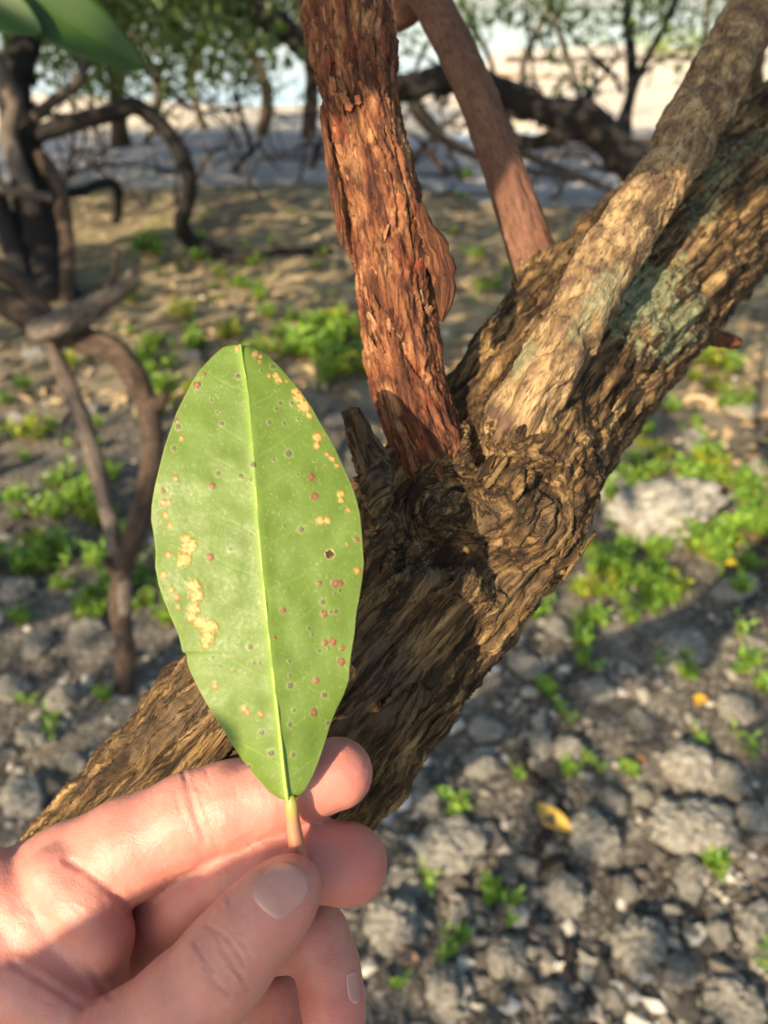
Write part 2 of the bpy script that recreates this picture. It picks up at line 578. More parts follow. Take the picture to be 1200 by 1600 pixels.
m = NT('sea_water', 0.08, 0.5)
m.set('Base Color', (0.30, 0.37, 0.43))
m.bump(m.tex(m.pos(), 2.2, 4, 0.6), 0.25, 0.05)
wv = np.array([[-3000, -50, -0.10], [3000, -50, -0.10], [3000, 5500, -0.10], [-3000, 5500, -0.10]], float)
water = build('sea', wv, np.array([[0, 1, 2, 3]]), m.m, smooth_sh=False)
water['kind'] = 'structure'

# ------------------------------------------------------------------ the mangrove in front: trunk and limbs
TD = 0.86                                            # depths below were first guessed, then brought in by this factor

def PT(px, py, d):
    return P(px, py, np.asarray(d) * TD)

def pxt(rows):
    r = np.array(rows, float)
    r[:, 2] *= TD
    return pxpts(r)

AX = pxt([(20, 1665, .377, 204), (120, 1530, .368, 202), (270, 1350, .36, 200), (450, 1140, .358, 194), (600, 960, .358, 178),
            (735, 795, .362, 158), (840, 640, .39, 140), (945, 508, .425, 136), (1085, 365, .49, 120), (1240, 235, .57, 104),
            (1340, 165, .62, 98)])
low = np.vstack([np.array([[-0.62, 0.40, -0.06, 0.09], [-0.55, 0.34, 0.30, 0.066], [-0.40, 0.24, 0.68, 0.058]]), AX[:2] * [1, 1, 1, .97]])
top = np.vstack([AX[-2:] * [1, 1, 1, .96], np.array([[0.72, 0.88, 1.60, 0.040], [0.92, 1.14, 2.05, 0.037], [1.0, 1.30, 2.6, 0.03]])])
BASE = np.array([-0.62, 0.40, 0.0])
tree = thing('mangrove_tree', BASE, 'leaning rough-barked mangrove trunk forking into limbs, right behind the hand-held leaf', 'tree')
AXS, _ = crm(AX, 24)

BURL = PT(795, 795, .325)
KN2 = PT(700, 780, .315)

def f_trunk(p):
    d = sd_chain(p, AXS, 0.004)
    # collars where the limbs leave
    d = smin(d, sd_chain(p, pxt([(705, 800, .350, 80), (692, 760, .347, 62), (684, 735, .343, 48)]), .01), .012)
    d = smin(d, sd_chain(p, pxt([(822, 752, .345, 76), (810, 712, .338, 54), (812, 685, .337, 42)]), .01), .010)
    d = smin(d, sd_chain(p, pxt([(872, 480, .425, 50), (846, 432, .430, 30), (832, 400, .435, 20)]), .01), .010)
    # heavy lumpy mass on the right of the fork, running down into a lip
    d = smin(d, sd_chain(p, pxt([(865, 690, .345, 50), (872, 770, .338, 56), (848, 850, .334, 48), (800, 935, .330, 36), (770, 985, .330, 20)]), .006), .012)
    # burl, hollow, and the folds round it
    d = smax(d, -ell(p, PT(680, 825, .297), TD * np.array([.023, .025, .027])), .012)
    d = smax(d, -ell(p, PT(745, 870, .298), TD * np.array([.013, .016, .018])), .010)
    d = smin(d, ell(p, BURL, TD * np.array([.0165, .018, .021])), .004)
    d = smin(d, ell(p, PT(690, 790, .327), TD * np.array([.013, .018, .014])), .006)
    d = smin(d, sd_chain(p, pxt([(556, 955, .312, 10), (605, 935, .3085, 19), (665, 912, .306, 20), (725, 908, .307, 17), (775, 945, .313, 10)]), .004), .009)
    d = smin(d, sd_chain(p, pxt([(562, 690, .322, 14), (586, 750, .315, 17), (600, 820, .311, 17), (592, 885, .312, 15), (560, 960, .314, 10)]), .004), .006)
    d = smax(d, -sd_chain(p, pxt([(628, 730, .316, 9), (640, 800, .310, 13), (628, 880, .310, 8)]), .004), .006)
    d = smax(d, -sd_chain(p, pxt([(770, 985, .315, 4), (800, 930, .312, 9), (775, 880, .312, 9)]), .004), .005)
    d = smax(d, -sd_chain(p, pxt([(722, 570, .352, 10), (738, 640, .334, 13), (746, 700, .326, 12), (742, 748, .322, 7)]), .004), .006)
    # a deep seam along the upper trunk under the tan limb, long ropes below
    d = smax(d, -sd_chain(p, pxt([(700, 600, .349, 5), (790, 520, .372, 9), (870, 425, .398, 8), (960, 330, .44, 5)]), .004), .008)
    d = smin(d, sd_chain(p, pxt([(985, 620, .392, 10), (1060, 520, .42, 20), (1150, 410, .46, 18), (1240, 320, .51, 8)]), .004), .012)
    d = smin(d, sd_chain(p, pxt([(120, 1420, .312, 10), (260, 1230, .306, 24), (420, 1050, .305, 22), (520, 960, .308, 8)]), .004), .014)
    d = smax(d, -sd_chain(p, pxt([(120, 1360, .314, 4), (215, 1240, .308, 8), (310, 1110, .309, 7), (370, 1040, .312, 3)]), .004), .007)
    d = smin(d, sd_chain(p, pxt([(460, 1300, .312, 10), (600, 1130, .312, 22), (720, 985, .318, 14)]), .004), .014)
    d = smax(d, -sd_chain(p, pxt([(520, 1290, .311, 4), (640, 1150, .318, 7), (740, 1020, .322, 4)]), .004), .007)
    return d

lo = AXS[:, :3].min(0) - 0.11
hi = AXS[:, :3].max(0) + 0.11
TV, TQ = sdf_mesh(f_trunk, lo, hi, 0.0022)
TV, TQ = subdivide(TV, TQ, 1)
TN = normals(TV, TQ)

def axis_coords(V, ax):
    c = ax[:, :3]
    t, e1, e2 = frames(c)
    s = np.concatenate([[0], np.cumsum(np.linalg.norm(np.diff(c, axis=0), axis=1))])
    best = np.full(len(V), 1e9); bs = np.zeros(len(V)); bi = np.zeros(len(V), int); bf = np.zeros(len(V))
    for k in range(len(c) - 1):
        ba = c[k + 1] - c[k]
        h = np.clip((V - c[k]) @ ba / (ba @ ba), 0, 1)
        dd = np.linalg.norm(V - c[k] - h[:, None] * ba, axis=1)
        w_ = dd < best
        best[w_] = dd[w_]; bs[w_] = (s[k] + h * (s[k + 1] - s[k]))[w_]; bi[w_] = k; bf[w_] = h[w_]
    cc = c[bi] + (c[bi + 1] - c[bi]) * bf[:, None]
    q = V - cc
    f = bf[:, None]
    E1 = e1[bi] * (1 - f) + e1[bi + 1] * f
    E2 = e2[bi] * (1 - f) + e2[bi + 1] * f
    return (q * E1).sum(1), (q * E2).sum(1), bs

def bark_relief(g, amp=1.0, seed=0, big=85, mid=240, fine=560):
    """g: grain coordinates in metres, already squeezed along the grain"""
    w1 = np.stack([noise(g * 40 + 3, seed + 20), noise(g * 40 + 9, seed + 21), 0 * g[:, 0]], 1) * 0.0030
    gw = g + w1
    gm, gf = gw * np.array([1, 1, 1.6]), gw * np.array([1, 1, 2.4])
    r1 = 1 - np.abs(noise(gw * big, seed + 1)) * 2.2
    r2 = 1 - np.abs(noise(gm * mid, seed + 2)) * 2.2
    r3 = 1 - np.abs(noise(gf * fine, seed + 3)) * 2.2
    pl = smooth(noise(gm * big * 1.2, seed + 4), -0.02, 0.05)
    pl2 = smooth(noise(gf * mid * .7, seed + 7), 0.0, 0.06)
    ck = 1 - smooth(np.abs(noise(gw * big * 0.9, seed + 5)), 0.015, 0.06)
    ck *= smooth(noise(g * big * .35, seed + 6), -.15, .15)
    return amp * (0.0017 * (r1 - 0.4) + 0.0013 * (r2 - 0.4) + 0.0008 * (r3 - 0.4) + 0.0013 * (pl - 0.5) + 0.0008 * (pl2 - .5) - 0.0026 * ck)

q1, q2, qs = axis_coords(TV, AXS)
grain = np.stack([q1, q2, qs * 0.085], 1)
# the grain swirls round the burl and knot
for ctr, rr in ((BURL, 0.018), (PT(690, 790, .320), 0.013)):
    v = TV - ctr
    r = np.linalg.norm(v, axis=1)
    wgt = .6 * np.exp(-(r / rr) ** 4)[:, None]
    ang = np.arctan2(v @ UP, v @ RIGHT)
    ring = np.stack([r * 1.2, 0.004 * np.cos(ang), 0.004 * np.sin(ang)], 1)
    grain = grain * (1 - wgt) + ring * wgt
relief = bark_relief(grain, 1.05, 0)
tpx, tpy, tz = w2px(TV)
lump = smooth(tpx, 820, 870) * (1 - smooth(tpx, 900, 930)) * smooth(tpy, 660, 700) * (1 - smooth(tpy, 930, 990))
relief = relief + lump * 0.0022 * (1 - np.abs(noise(TV * 160, 31)) * 2.5)
relief += 0.003 * noise(grain * np.array([20, 20, 45.0]), 9) + 0.0022 * noise(TV * 95, 10) + 0.0009 * noise(TV * 260, 11)
relief *= .92
TV2 = TV + TN * relief[:, None]
lich = np.zeros(len(TV))
for (lx, ly, lr, st_) in ((1008, 465, 40, .85), (1050, 515, 34, .7), (1068, 495, 26, .6), (1120, 265, 26, .5), (1180, 225, 22, .4), (1100, 330, 22, .35)):
    dd = np.hypot((tpx - lx) * 0.75 + (tpy - ly) * 0.55, ((tpx - lx) * -0.55 + (tpy - ly) * 0.75) * 0.62) / lr
    lich = np.maximum(lich, st_ * (1 - smooth(dd + 0.7 * noise(TV * 210, 41) + 0.6 * noise(TV * 600, 42), 0.7, 1.05)))
lich *= (tz < 0.75)
trunk_o = build('trunk', TV2, TQ, MAT['trunk'], tree, attrs={'grain': grain * 100, 'bh': relief / .004, 'lichen': lich})

for ext, nm in ((low, 'trunk_base'), (top, 'upper_trunk')):                                # on down to the root and up to the crown, out of the picture
    V, Fl, at = tube(ext, 160, 70, lambda g, th, s: bark_relief(g, 1.2, 0), 0.14)
    build(nm, V, Fl, MAT['trunk'], tree, attrs={**at, 'lichen': np.zeros(len(V))})

def red_disp(g, th, s):
    r = bark_relief(g, 0.62, 60, 130, 320, 760)
    pl = smooth(noise(g * np.array([120, 120, 160.]), 71), 0.02, 0.10)
    return r + 0.0012 * pl + 0.0012 * noise(g * 30, 75) + 0.0006 * (1 - 2 * np.abs(noise(g * np.array([230, 230, 420.]), 76)))

RED = pxt([(708, 800, .345, 49), (684, 730, .337, 52), (648, 640, .335, 51), (624, 525, .337, 55), (610, 400, .340, 57), (586, 270, .344, 58),
             (561, 150, .350, 59), (541, 0, .358, 64), (528, -90, .364, 64)])
REDX = np.vstack([RED[-2:] * [1, 1, 1, .96], pxt([(515, -200, .372, 68), (490, -480, .40, 64)]), [[-0.16, .62, 2.1, .018], [-0.25, .75, 2.6, .014]]])
V, Fl, at = tube(RED, 560, 200, red_disp, 0.15)
red_limb = build('branch', V, Fl, MAT['red'], tree, attrs=at)
red_limb['label'] = 'reddish peeling upright limb'

def tan_disp(g, th, s):
    r = bark_relief(g * np.array([1, 1, 2.2]), 0.30, 90, 60, 150, 420)
    pl = smooth(noise(g * np.array([60, 60, 220.]), 97), 0.06, 0.12)
    pit = smooth(noise(g * np.array([90, 90, 380.]), 98), 0.16, 0.24)
    return r + 0.0007 * pl - 0.0013 * pit + 0.0016 * noise(g * np.array([22, 22, 60.]), 95)

TAN = pxt([(796, 725, .345, 42), (808, 665, .331, 48), (840, 605, .330, 48), (882, 535, .335, 47), (946, 415, .352, 45), (1006, 320, .372, 44), (1076, 205, .402, 44),
             (1132, 100, .432, 42), (1174, 15, .46, 40), (1212, -60, .485, 39)])
TANX = np.vstack([TAN[-2:] * [1, 1, 1, .96], [[.33, .66, 1.7, .015], [.40, .78, 2.1, .013], [.46, .90, 2.5, .011]]])
V, Fl, at = tube(TAN, 480, 150, tan_disp, 0.2)
px_, py_, _ = w2px(V)
l2 = np.zeros(len(V))
for (lx, ly, lr, st_) in ((938, 462, 26, .5), (815, 560, 20, .45), (905, 512, 16, .35)):
    dd = np.hypot((px_ - lx) * 0.85 + (py_ - ly) * 0.5, ((px_ - lx) * -0.5 + (py_ - ly) * 0.85) * 0.5) / lr
    l2 = np.maximum(l2, st_ * (1 - smooth(dd + 0.5 * noise(V * 260, 43), 0.6, 1.1)))
at['lichen'] = l2
build('branch', V, Fl, MAT['tan'], tree, attrs=at)['label'] = 'tan patchy limb crossing in front of the trunk'

REAR = pxt([(852, 450, .436, 38), (832, 398, .434, 36), (788, 268, .446, 31), (737, 130, .468, 30), (672, 0, .50, 29), (560, -220, .57, 28)])
REAR = np.vstack([REAR, [[-.10, 1.05, 2.1, .010], [-.22, 1.2, 2.6, .007]]])
V, Fl, at = tube(REAR, 420, 90, lambda g, th, s: bark_relief(g, 0.25, 120, 100, 240, 500), 0.2)
build('branch', V, Fl, MAT['rear'], tree, attrs=at)['label'] = 'slender smooth reddish-brown rear limb'

for ext, mt in ((REDX, 'red'), (TANX, 'tan')):
    V, Fl, at = tube(ext, 120, 50, lambda g, th, s: bark_relief(g, 0.5, 60), 0.15)
    build('upper_limb', V, Fl, MAT[mt], tree, attrs={**at, 'lichen': np.zeros(len(V))})

# the broken stub at the left of the fork and the peg on the right
V, Fl, at = tube(pxt([(585, 735, .318, 20), (566, 695, .312, 17), (556, 668, .309, 15), (548, 640, .308, 12)]), 90, 60,
                 lambda g, th, s: bark_relief(g, 0.7, 140, 120, 260, 500) + 0.0015 * noise(np.stack([np.cos(th), np.sin(th), s * 40], 1) * 2, 3), 0.15)
build('broken_stub', V, Fl, MAT['trunk'], tree, attrs={**at, 'lichen': np.zeros(len(V))})
V, Fl, at = tube(pxt([(1085, 515, .455, 13), (1112, 527, .462, 12), (1140, 534, .468, 10.5), (1154, 537, .470, 8)]), 50, 40,
                 lambda g, th, s: bark_relief(g, 0.4, 150, 120, 260, 500), 0.15)
build('broken_stub', V, Fl, MAT['red'], tree, attrs=at)

# loose bark: strips and flaps lifting off the reddish limb
def strip(pts, width, thick, nrm, mat, parent, name='bark_flake', curl=0.0):
    c, s = crm(pts, 14)
    t = np.gradient(c, axis=0)
    t /= np.linalg.norm(t, axis=1)[:, None]
    b = np.cross(t, nrm); b /= np.linalg.norm(b, axis=1)[:, None]
    n2 = np.cross(b, t)
    u = np.linspace(-1, 1, 5)
    prof = np.interp(np.linspace(0, 1, 14), [0, .12, .5, .85, 1], [.35, .8, 1, .75, .2])
    prof = prof * (1 + 0.35 * rng.normal(size=14) * 0.6)
    A = c[:, None] + b[:, None] * (u[None, :, None] * (width / 2) * prof[:, None, None]) + n2[:, None] * (curl * (u ** 2)[None, :, None])
    top_ = (A + n2[:, None] * thick / 2).reshape(-1, 3)
    bot_ = (A - n2[:, None] * thick / 2).reshape(-1, 3)
    n = 14; mm = 5
    i = np.arange(n - 1)[:, None] * mm + np.arange(mm - 1)[None, :]
    q = np.stack([i, i + 1, i + mm + 1, i + mm], -1).reshape(-1, 4)
    N0 = n * mm
    qq = [q, q[:, ::-1] + N0]
    e = []
    for k in range(n - 1):
        e += [[k * mm, (k + 1) * mm, (k + 1) * mm + N0, k * mm + N0], [k * mm + mm - 1 + N0, (k + 1) * mm + mm - 1 + N0, (k + 1) * mm + mm - 1, k * mm + mm - 1]]
    for k in range(mm - 1):
        e += [[k + N0, k + 1 + N0, k + 1, k], [(n - 1) * mm + k, (n - 1) * mm + k + 1, (n - 1) * mm + k + 1 + N0, (n - 1) * mm + k + N0]]
    Vv = np.vstack([top_, bot_])
    gg = np.hstack([np.tile(u * width, n)[:, None], np.repeat(s, mm)[:, None] * 0.15, np.zeros((N0, 1))])
    gg = np.vstack([gg, gg]) * 100 + rng.uniform(0, 50, 3)
    return build(name, Vv, np.vstack([q, q[:, ::-1] + N0, np.array(e)]), mat, parent, attrs={'grain': gg, 'lichen': np.zeros(len(Vv))})

TC = -FWD
strip(PT(np.array([664, 680, 692, 697, 694, 690]), np.array([340, 378, 410, 450, 480, 502]), np.array([.325, .322, .320, .320, .321, .323])), .0085, .0007, TC + RIGHT * .15, MAT['red'], red_limb, curl=-.001)
strip(PT(np.array([660, 668, 676, 682, 684]), np.array([318, 350, 380, 420, 450]), np.array([.328, .326, .325, .325, .326])), .008, .0007, TC * .7 + RIGHT * .7, MAT['red'], red_limb, curl=-.001)
strip(PT(np.array([508, 516, 522, 528, 533]), np.array([215, 270, 310, 350, 388]), np.array([.334, .333, .333, .333, .334])), .0045, .0006, TC * .7 - RIGHT * .7, MAT['red'], red_limb, curl=-.0006)
strip(PT(np.array([503, 507, 511, 513]), np.array([165, 205, 235, 262]), np.array([.338, .338, .337, .337])), .0032, .0006, TC * .6 - RIGHT * .8, MAT['red'], red_limb)
CR, SR = crm(RED, 400)
tR, e1R, e2R = frames(CR[:, :3])
for k in range(230):
    i = int(rng.uniform(14, 390))
    fdir = -FWD + RIGHT * rng.uniform(-1.5, 1.5)
    fdir -= tR[i] * (fdir @ tR[i]); fdir /= np.linalg.norm(fdir)
    side = np.cross(tR[i], fdir)
    L = rng.uniform(.003, .012); wd = rng.uniform(.0008, .0030)
    b0 = CR[i, :3] + fdir * (CR[i, 3] + .0006)
    wob = side * rng.normal() * .0012
    lift = rng.uniform(.0003, .0018)
    pts = [b0 - tR[i] * L / 2, b0 + fdir * .0004 + wob * .4, b0 + tR[i] * L / 2 + wob + fdir * lift]
    if rng.random() < .5:
        pts = pts[::-1]
    strip(np.array(pts), wd, .0005, fdir, MAT['red_flake' if rng.random() < .6 else 'red'], red_limb, curl=rng.uniform(-.0005, .0002))
for k in range(46):                                   # scaly chips on the trunk
    i = int(rng.uniform(5, 17))
    c0 = AXS[i, :3]; tt = AXS[i + 1, :3] - c0; tt /= np.linalg.norm(tt)
    fdir = -FWD + (RIGHT * .8 - UP * .6) * rng.uniform(-1.3, 1.5)
    fdir -= tt * (fdir @ tt); fdir /= np.linalg.norm(fdir)
    # walk in from outside to the surface
    r_ = np.linspace(AXS[i, 3] * 1.6, AXS[i, 3] * .5, 80)
    pr = c0 + fdir * r_[:, None]
    dd = f_trunk(pr)
    hit = np.argmax(dd < 0)
    b0 = pr[hit] + fdir * .0006
    L = rng.uniform(.008, .024)
    pts = np.array([b0 - tt * L / 2, b0 + fdir * .0006, b0 + tt * L / 2 + fdir * rng.uniform(0, .0014)])
    strip(pts, rng.uniform(.002, .0045), .0007, fdir, MAT['trunk'], trunk_o, curl=-.0004)

# ------------------------------------------------------------------ the leaf held up to the camera
LK = 2.05                                             # outline was read off an enlargement of the photograph
LEFT = [(318, 37), (300, 35), (265, 45), (225, 80), (185, 125), (160, 165), (148, 190), (135, 215), (115, 255), (95, 310), (75, 370), (60, 430), (45, 490), (35, 550), (33, 600),
        (42, 650), (48, 700), (46, 750), (58, 810), (75, 860), (100, 920), (122, 970), (134, 1024), (147, 1027), (149, 1060), (165, 1100), (195, 1160), (230, 1220), (275, 1290),
        (320, 1360), (370, 1425), (410, 1470), (440, 1492), (466, 1497)]
RIGHT_E = [(325, 40), (335, 36), (370, 45), (405, 70), (440, 105), (475, 145), (510, 185), (545, 235), (575, 290), (600, 330), (625, 375), (650, 430), (672, 480), (690, 530), (702, 580),
           (708, 640), (712, 700), (715, 740), (710, 790), (700, 850), (690, 900), (685, 960), (675, 1020), (668, 1070), (667, 1110), (650, 1160), (625, 1210), (605, 1260), (590, 1310),
           (570, 1370), (550, 1420), (525, 1465), (500, 1490), (474, 1497)]
RIB = [(321, 38), (330, 110), (345, 200), (362, 400), (375, 600), (388, 750), (405, 920), (425, 1100), (445, 1280), (460, 1420), (470, 1497)]
nr, nc = 340, 86                                     # rows, columns per half
def along(poly, n, even=True):
    poly = np.asarray(poly, float)
    y = poly[:, 1]
    yy = np.linspace(36.5, 1496.5, n)
    # ease the rows at both ends so that the round ends keep their shape
    e = 0.5 - 0.5 * np.cos(np.linspace(0, math.pi, n))
    yy = 36.5 + (0.75 * np.linspace(0, 1, n) + 0.25 * e) * 1460
    mono = np.maximum.accumulate(y + np.arange(len(y)) * 1e-4)
    return np.interp(yy, mono, poly[:, 0]), yy
xl, yy = along(LEFT, nr); xr, _ = along(RIGHT_E, nr); xm, _ = along(RIB, nr)
uu = np.linspace(-1, 1, 2 * nc - 1)
u2 = np.broadcast_to(uu, (nr, len(uu)))
XX = np.where(u2 < 0, xm[:, None] + (xm - xl)[:, None] * u2, xm[:, None] + (xr - xm)[:, None] * u2)
YY = np.broadcast_to(yy[:, None], XX.shape).copy()
# rows dip a little towards the base along the veins
vv = (YY - 36) / 1461
LX, LY, LU, LVv = XX.ravel(), YY.ravel(), u2.ravel(), vv.ravel()
PXl, PYl = 220 + LX / LK, 520 + LY / LK
def leaf_depth(px, py, u=0):
    v = (py - 538) / 712
    return .2105 - .0125 * v - 0.004 * np.sin(v * math.pi) + .0000 * px
dep = leaf_depth(PXl, PYl)
dep = dep + .0022 * np.abs(LU) ** 1.7 + .0009 * np.sin(LVv * 23 + LU * 1.5) * np.abs(LU) ** 2.5 - .0011 * np.exp(-np.abs(LU) / .08)
dep = dep - .0012 * np.exp(-((LVv - .12) / .06) ** 2) * (LU < 0) * np.abs(LU) ** 3
pp = np.stack([LX, LY, np.zeros_like(LX)], 1)
dep += .0004 * noise(pp * .012, 3) + .00003 * noise(pp * .05, 4)

TANB = [[(145, 660, 16), (152, 690, 24), (140, 725, 22), (163, 680, 18), (125, 738, 12)],
        [(170, 810, 22), (178, 845, 20), (170, 885, 19), (163, 910, 17), (190, 930, 20), (220, 945, 24), (213, 980, 22), (240, 940, 12), (206, 1003, 10)],
        [(505, 205, 17), (520, 235, 19), (497, 187, 12), (540, 265, 10)], [(567, 335, 15), (563, 360, 11)], [(615, 403, 10), (627, 425, 8)], [(640, 517, 11), (643, 536, 9)],
        [(370, 67, 12), (385, 74, 7)], [(440, 150, 13), (432, 136, 8)], [(575, 602, 13), (596, 600, 11)]]
TANS = [(382, 93, 7), (412, 138, 7), (467, 155, 5), (597, 388, 7), (663, 568, 8), (693, 762, 12), (660, 678, 5), (308, 52, 9), (131, 337, 8), (112, 467, 9), (70, 545, 11), (90, 545, 8),
        (78, 583, 10), (91, 617, 10), (73, 775, 12), (88, 710, 11), (98, 823, 10), (115, 848, 11), (122, 880, 7), (237, 1132, 11), (330, 1205, 11), (340, 1216, 9), (384, 1222, 10)]
REDS = [(180, 167, 12), (545, 462, 12), (557, 524, 13), (222, 718, 12), (228, 491, 10), (622, 803, 13), (638, 804, 11), (588, 900, 11), (455, 890, 9), (572, 803, 8), (590, 993, 10), (615, 990, 12),
        (645, 1010, 9), (643, 1053, 13), (562, 1115, 10), (554, 1215, 12), (115, 280, 8), (430, 978, 5), (691, 662, 9), (202, 133, 7), (70, 507, 7), (296, 1082, 5)]
DARK = [(312, 140, 9), (120, 302, 9), (107, 371, 9), (226, 217, 5), (245, 255, 5), (260, 291, 8), (447, 226, 7), (434, 244, 6), (484, 225, 7), (411, 287, 7), (459, 291, 6), (503, 277, 5), (473, 387, 11),
        (427, 408, 5), (361, 423, 10), (247, 452, 9), (320, 460, 8), (353, 470, 6), (448, 579, 5), (460, 620, 5), (514, 630, 10), (352, 648, 5), (285, 692, 6), (555, 409, 5), (503, 454, 5),
        (588, 433, 5), (57, 605, 4), (583, 863, 9), (610, 893, 7), (625, 893, 8), (538, 948, 6), (549, 969, 6), (570, 1018, 6), (600, 1010, 4), (350, 1006, 9), (362, 1055, 6), (382, 1055, 6),
        (232, 1038, 5), (253, 1064, 5), (476, 1052, 6), (478, 1097, 6), (479, 1130, 10), (588, 1160, 9), (490, 1209, 7), (477, 1256, 8), (387, 1280, 9), (418, 1345, 11), (487, 1352, 8),
        (347, 1390, 7), (598, 1250, 7), (210, 858, 5), (491, 690, 4), (637, 826, 6), (622, 834, 5), (387, 122, 5), (423, 108, 8)]
n1 = fbm(pp * .012, 3, 5); n2 = noise(pp * .09, 6); n3 = noise(pp * .2, 7)
base = np.array([.105, .168, .024])[None] * (1 + .10 * n1 + .05 * n2)[:, None]
yel = smooth(LVv, .0, 1.) * .25 + .15 * n1
base = base * (1 - yel[:, None] * .3) + np.array([.20, .27, .07]) * (yel * .3)[:, None]
ht = np.zeros(len(LX))
def put(mask, colr):
    global base
    base = base * (1 - mask[:, None]) + np.asarray(colr) * mask[:, None]
# pale specks
for k in range(2):
    spk = smooth(noise(pp * (.16 + .05 * k), 50 + k), .50, .62) * .28
    put(spk, (.33, .43, .14))
# lateral veins
DX = LX - np.interp(LY, yy, xm)
for k in range(9):
    for sgn in (-1, 1):
        y0 = 190 + k * 150 + (40 if sgn > 0 else 0) + 20 * math.sin(k * 2.3)
        lim = rng.uniform(150, 230)
        ax_ = np.abs(DX)
        yc = y0 - ax_ * .42 - .0007 * ax_ ** 2 + 5 * np.sin(ax_ * .03 + k)
        mk = np.exp(-((LY - yc) / 2.6) ** 2) * (DX * sgn > 0) * (1 - smooth(ax_, lim * .5, lim))
        put(mk * .26, (.22, .32, .08))
        ht -= .00006 * mk
# midrib tint spreads a little on the blade
put(np.exp(-(DX / 14.0) ** 2) * .5, (.27, .40, .07))
put(smooth(np.abs(LU), .98, 1.0) * .4, (.36, .38, .13))
def blob(cs, jit=.35, sc=.13):
    d = None
    for (x, y, r) in cs:
        q = np.hypot(LX - x, LY - y) / r
        d = q if d is None else np.minimum(d, q)
    return d + jit * noise(pp * sc, 61) + jit * .5 * noise(pp * sc * 2.4, 62)
for cs in TANB:
    d = blob(cs, .55, .10)
    put((1 - smooth(d, 1.0, 1.5)) * .35, (.22, .26, .05))
    put(1 - smooth(d, .92, 1.10), (.20, .10, .03))
    tone = np.clip(.5 + .6 * n2 + .4 * n3, 0, 1)[:, None]
    inn = 1 - smooth(d, .72, .92)
    base = base * (1 - inn[:, None]) + (np.array([.38, .215, .055]) * (1 - tone) + np.array([.52, .36, .12]) * tone) * inn[:, None]
    ht += .00018 * (1 - smooth(d, .8, 1.1)) + .00012 * inn * n2
for (x, y, r) in TANS:
    d = blob([(x, y, r)], .42, .16)
    put((1 - smooth(d, 1.0, 1.5)) * .3, (.25, .28, .06))
    put(1 - smooth(d, .9, 1.1), (.24, .11, .035)); put(1 - smooth(d, .5, .8), (.46, .27, .085))
    ht += .00015 * (1 - smooth(d, .7, 1.1))
for (x, y, r) in REDS:
    d = blob([(x, y, r)], .42, .16)
    put((1 - smooth(d, 1.0, 1.5)) * .3, (.24, .28, .07))
    put(1 - smooth(d, .9, 1.1), (.13, .050, .026)); put(1 - smooth(d, .35, .8), (.27, .105, .052))
    ht += .00018 * (1 - smooth(d, .6, 1.1))
for (x, y, r) in DARK:
    d = blob([(x, y, r)], .15)
    put((1 - smooth(d, 1.0, 1.9)) * .45, (.26, .29, .10))
    put((1 - smooth(d, .75, 1.05)) * .9, (.075, .06, .04)); put((1 - smooth(d, .15, .5)) * .6, (.20, .16, .11))
    ht += .00012 * (1 - smooth(d, .6, 1.1))
dh = blob([(605, 710, 11)], .3)
put(1 - smooth(dh, 1.1, 1.7), (.48, .42, .20))
LVw = P(PXl, PYl, dep - ht)
nC = len(uu)
k = np.arange(nr - 1)[:, None] * nC + np.arange(nC - 1)[None, :]
LQ = np.stack([k, k + nC, k + nC + 1, k + 1], -1).reshape(-1, 4)
LQ = LQ[~(dh[LQ].min(1) < 1.0)]
lm = NT('leaf_blade', 0.46, 0.32)
cc = lm.attr('col', 'Color')
lm.set('Base Color', cc)
lm.set('Roughness', lm.ramp(lm.tex(lm.obj(), 900, 3), [(.3, .42), (.7, .56)]))
lm.set('Subsurface Weight', 0.0)
lm.bump(lm.tex(lm.obj(), 1500, 4, 0.6), 0.15, 0.0003)
tr = lm.n('BsdfTranslucent', {'Color': lm.mix(.4, cc, (.25, .42, .03))})
mx = lm.n('MixShader', {0: 0.18, 1: lm.b.outputs[0], 2: tr})
lm.t.links.new(mx, lm.t.nodes['Material Output'].inputs[0])
leaf = thing('leaf', P(455, 1246, .1985), 'long green spotted leaf with tan scabs, held up by its stalk', 'leaf')
bl = build('blade', LVw, LQ, lm.m, leaf, attrs={'col': np.hstack([base, np.ones((len(base), 1))])})
md = bl.modifiers.new('thickness', 'SOLIDIFY'); md.thickness = .00045; md.offset = -1 if False else 1
# which way is out: keep the painted face towards the viewer
md.offset = -1
rm_ = NT('leaf_midrib', 0.45, 0.4)
rm_.set('Base Color', rm_.ramp(rm_.tex(rm_.obj(), 700, 3), [(.35, (.25, .37, .055)), (.65, (.35, .44, .085))]))
rp = np.array(RIB, float)
rows = []
for (x, y) in rp:
    v = (y - 36) / 1461
    px_, py_ = 220 + x / LK, 520 + y / LK
    rows.append((px_, py_, leaf_depth(px_, py_) - .0007, 0.8 + 2.4 * v))
V, Fl, at = tube(pxpts(rows), 120, 10)
build('midrib', V, Fl, rm_.m, bl)
stm = NT('leaf_stalk', 0.4, 0.45)
stm.set('Base Color', stm.ramp(stm.attr('t'), [(0.0, (.27, .28, .055)), (.12, (.30, .24, .06)), (.22, (.36, .165, .08)), (.6, (.44, .16, .09)), (1., (.36, .13, .08))]))
V, Fl, at = tube(pxpts([(454, 1243, .1984, 5), (455.5, 1254, .1985, 9.5), (457.5, 1280, .1990, 11), (461, 1305, .1992, 12), (467, 1335, .1990, 13), (476, 1368, .1988, 14), (490, 1404, .1990, 13)]), 60, 18,
                 lambda g, th, s: .00018 * noise(g * 900, 3))
ts = np.repeat(np.linspace(0, 1, 60), 18); ts = np.concatenate([ts, [0, 1]])
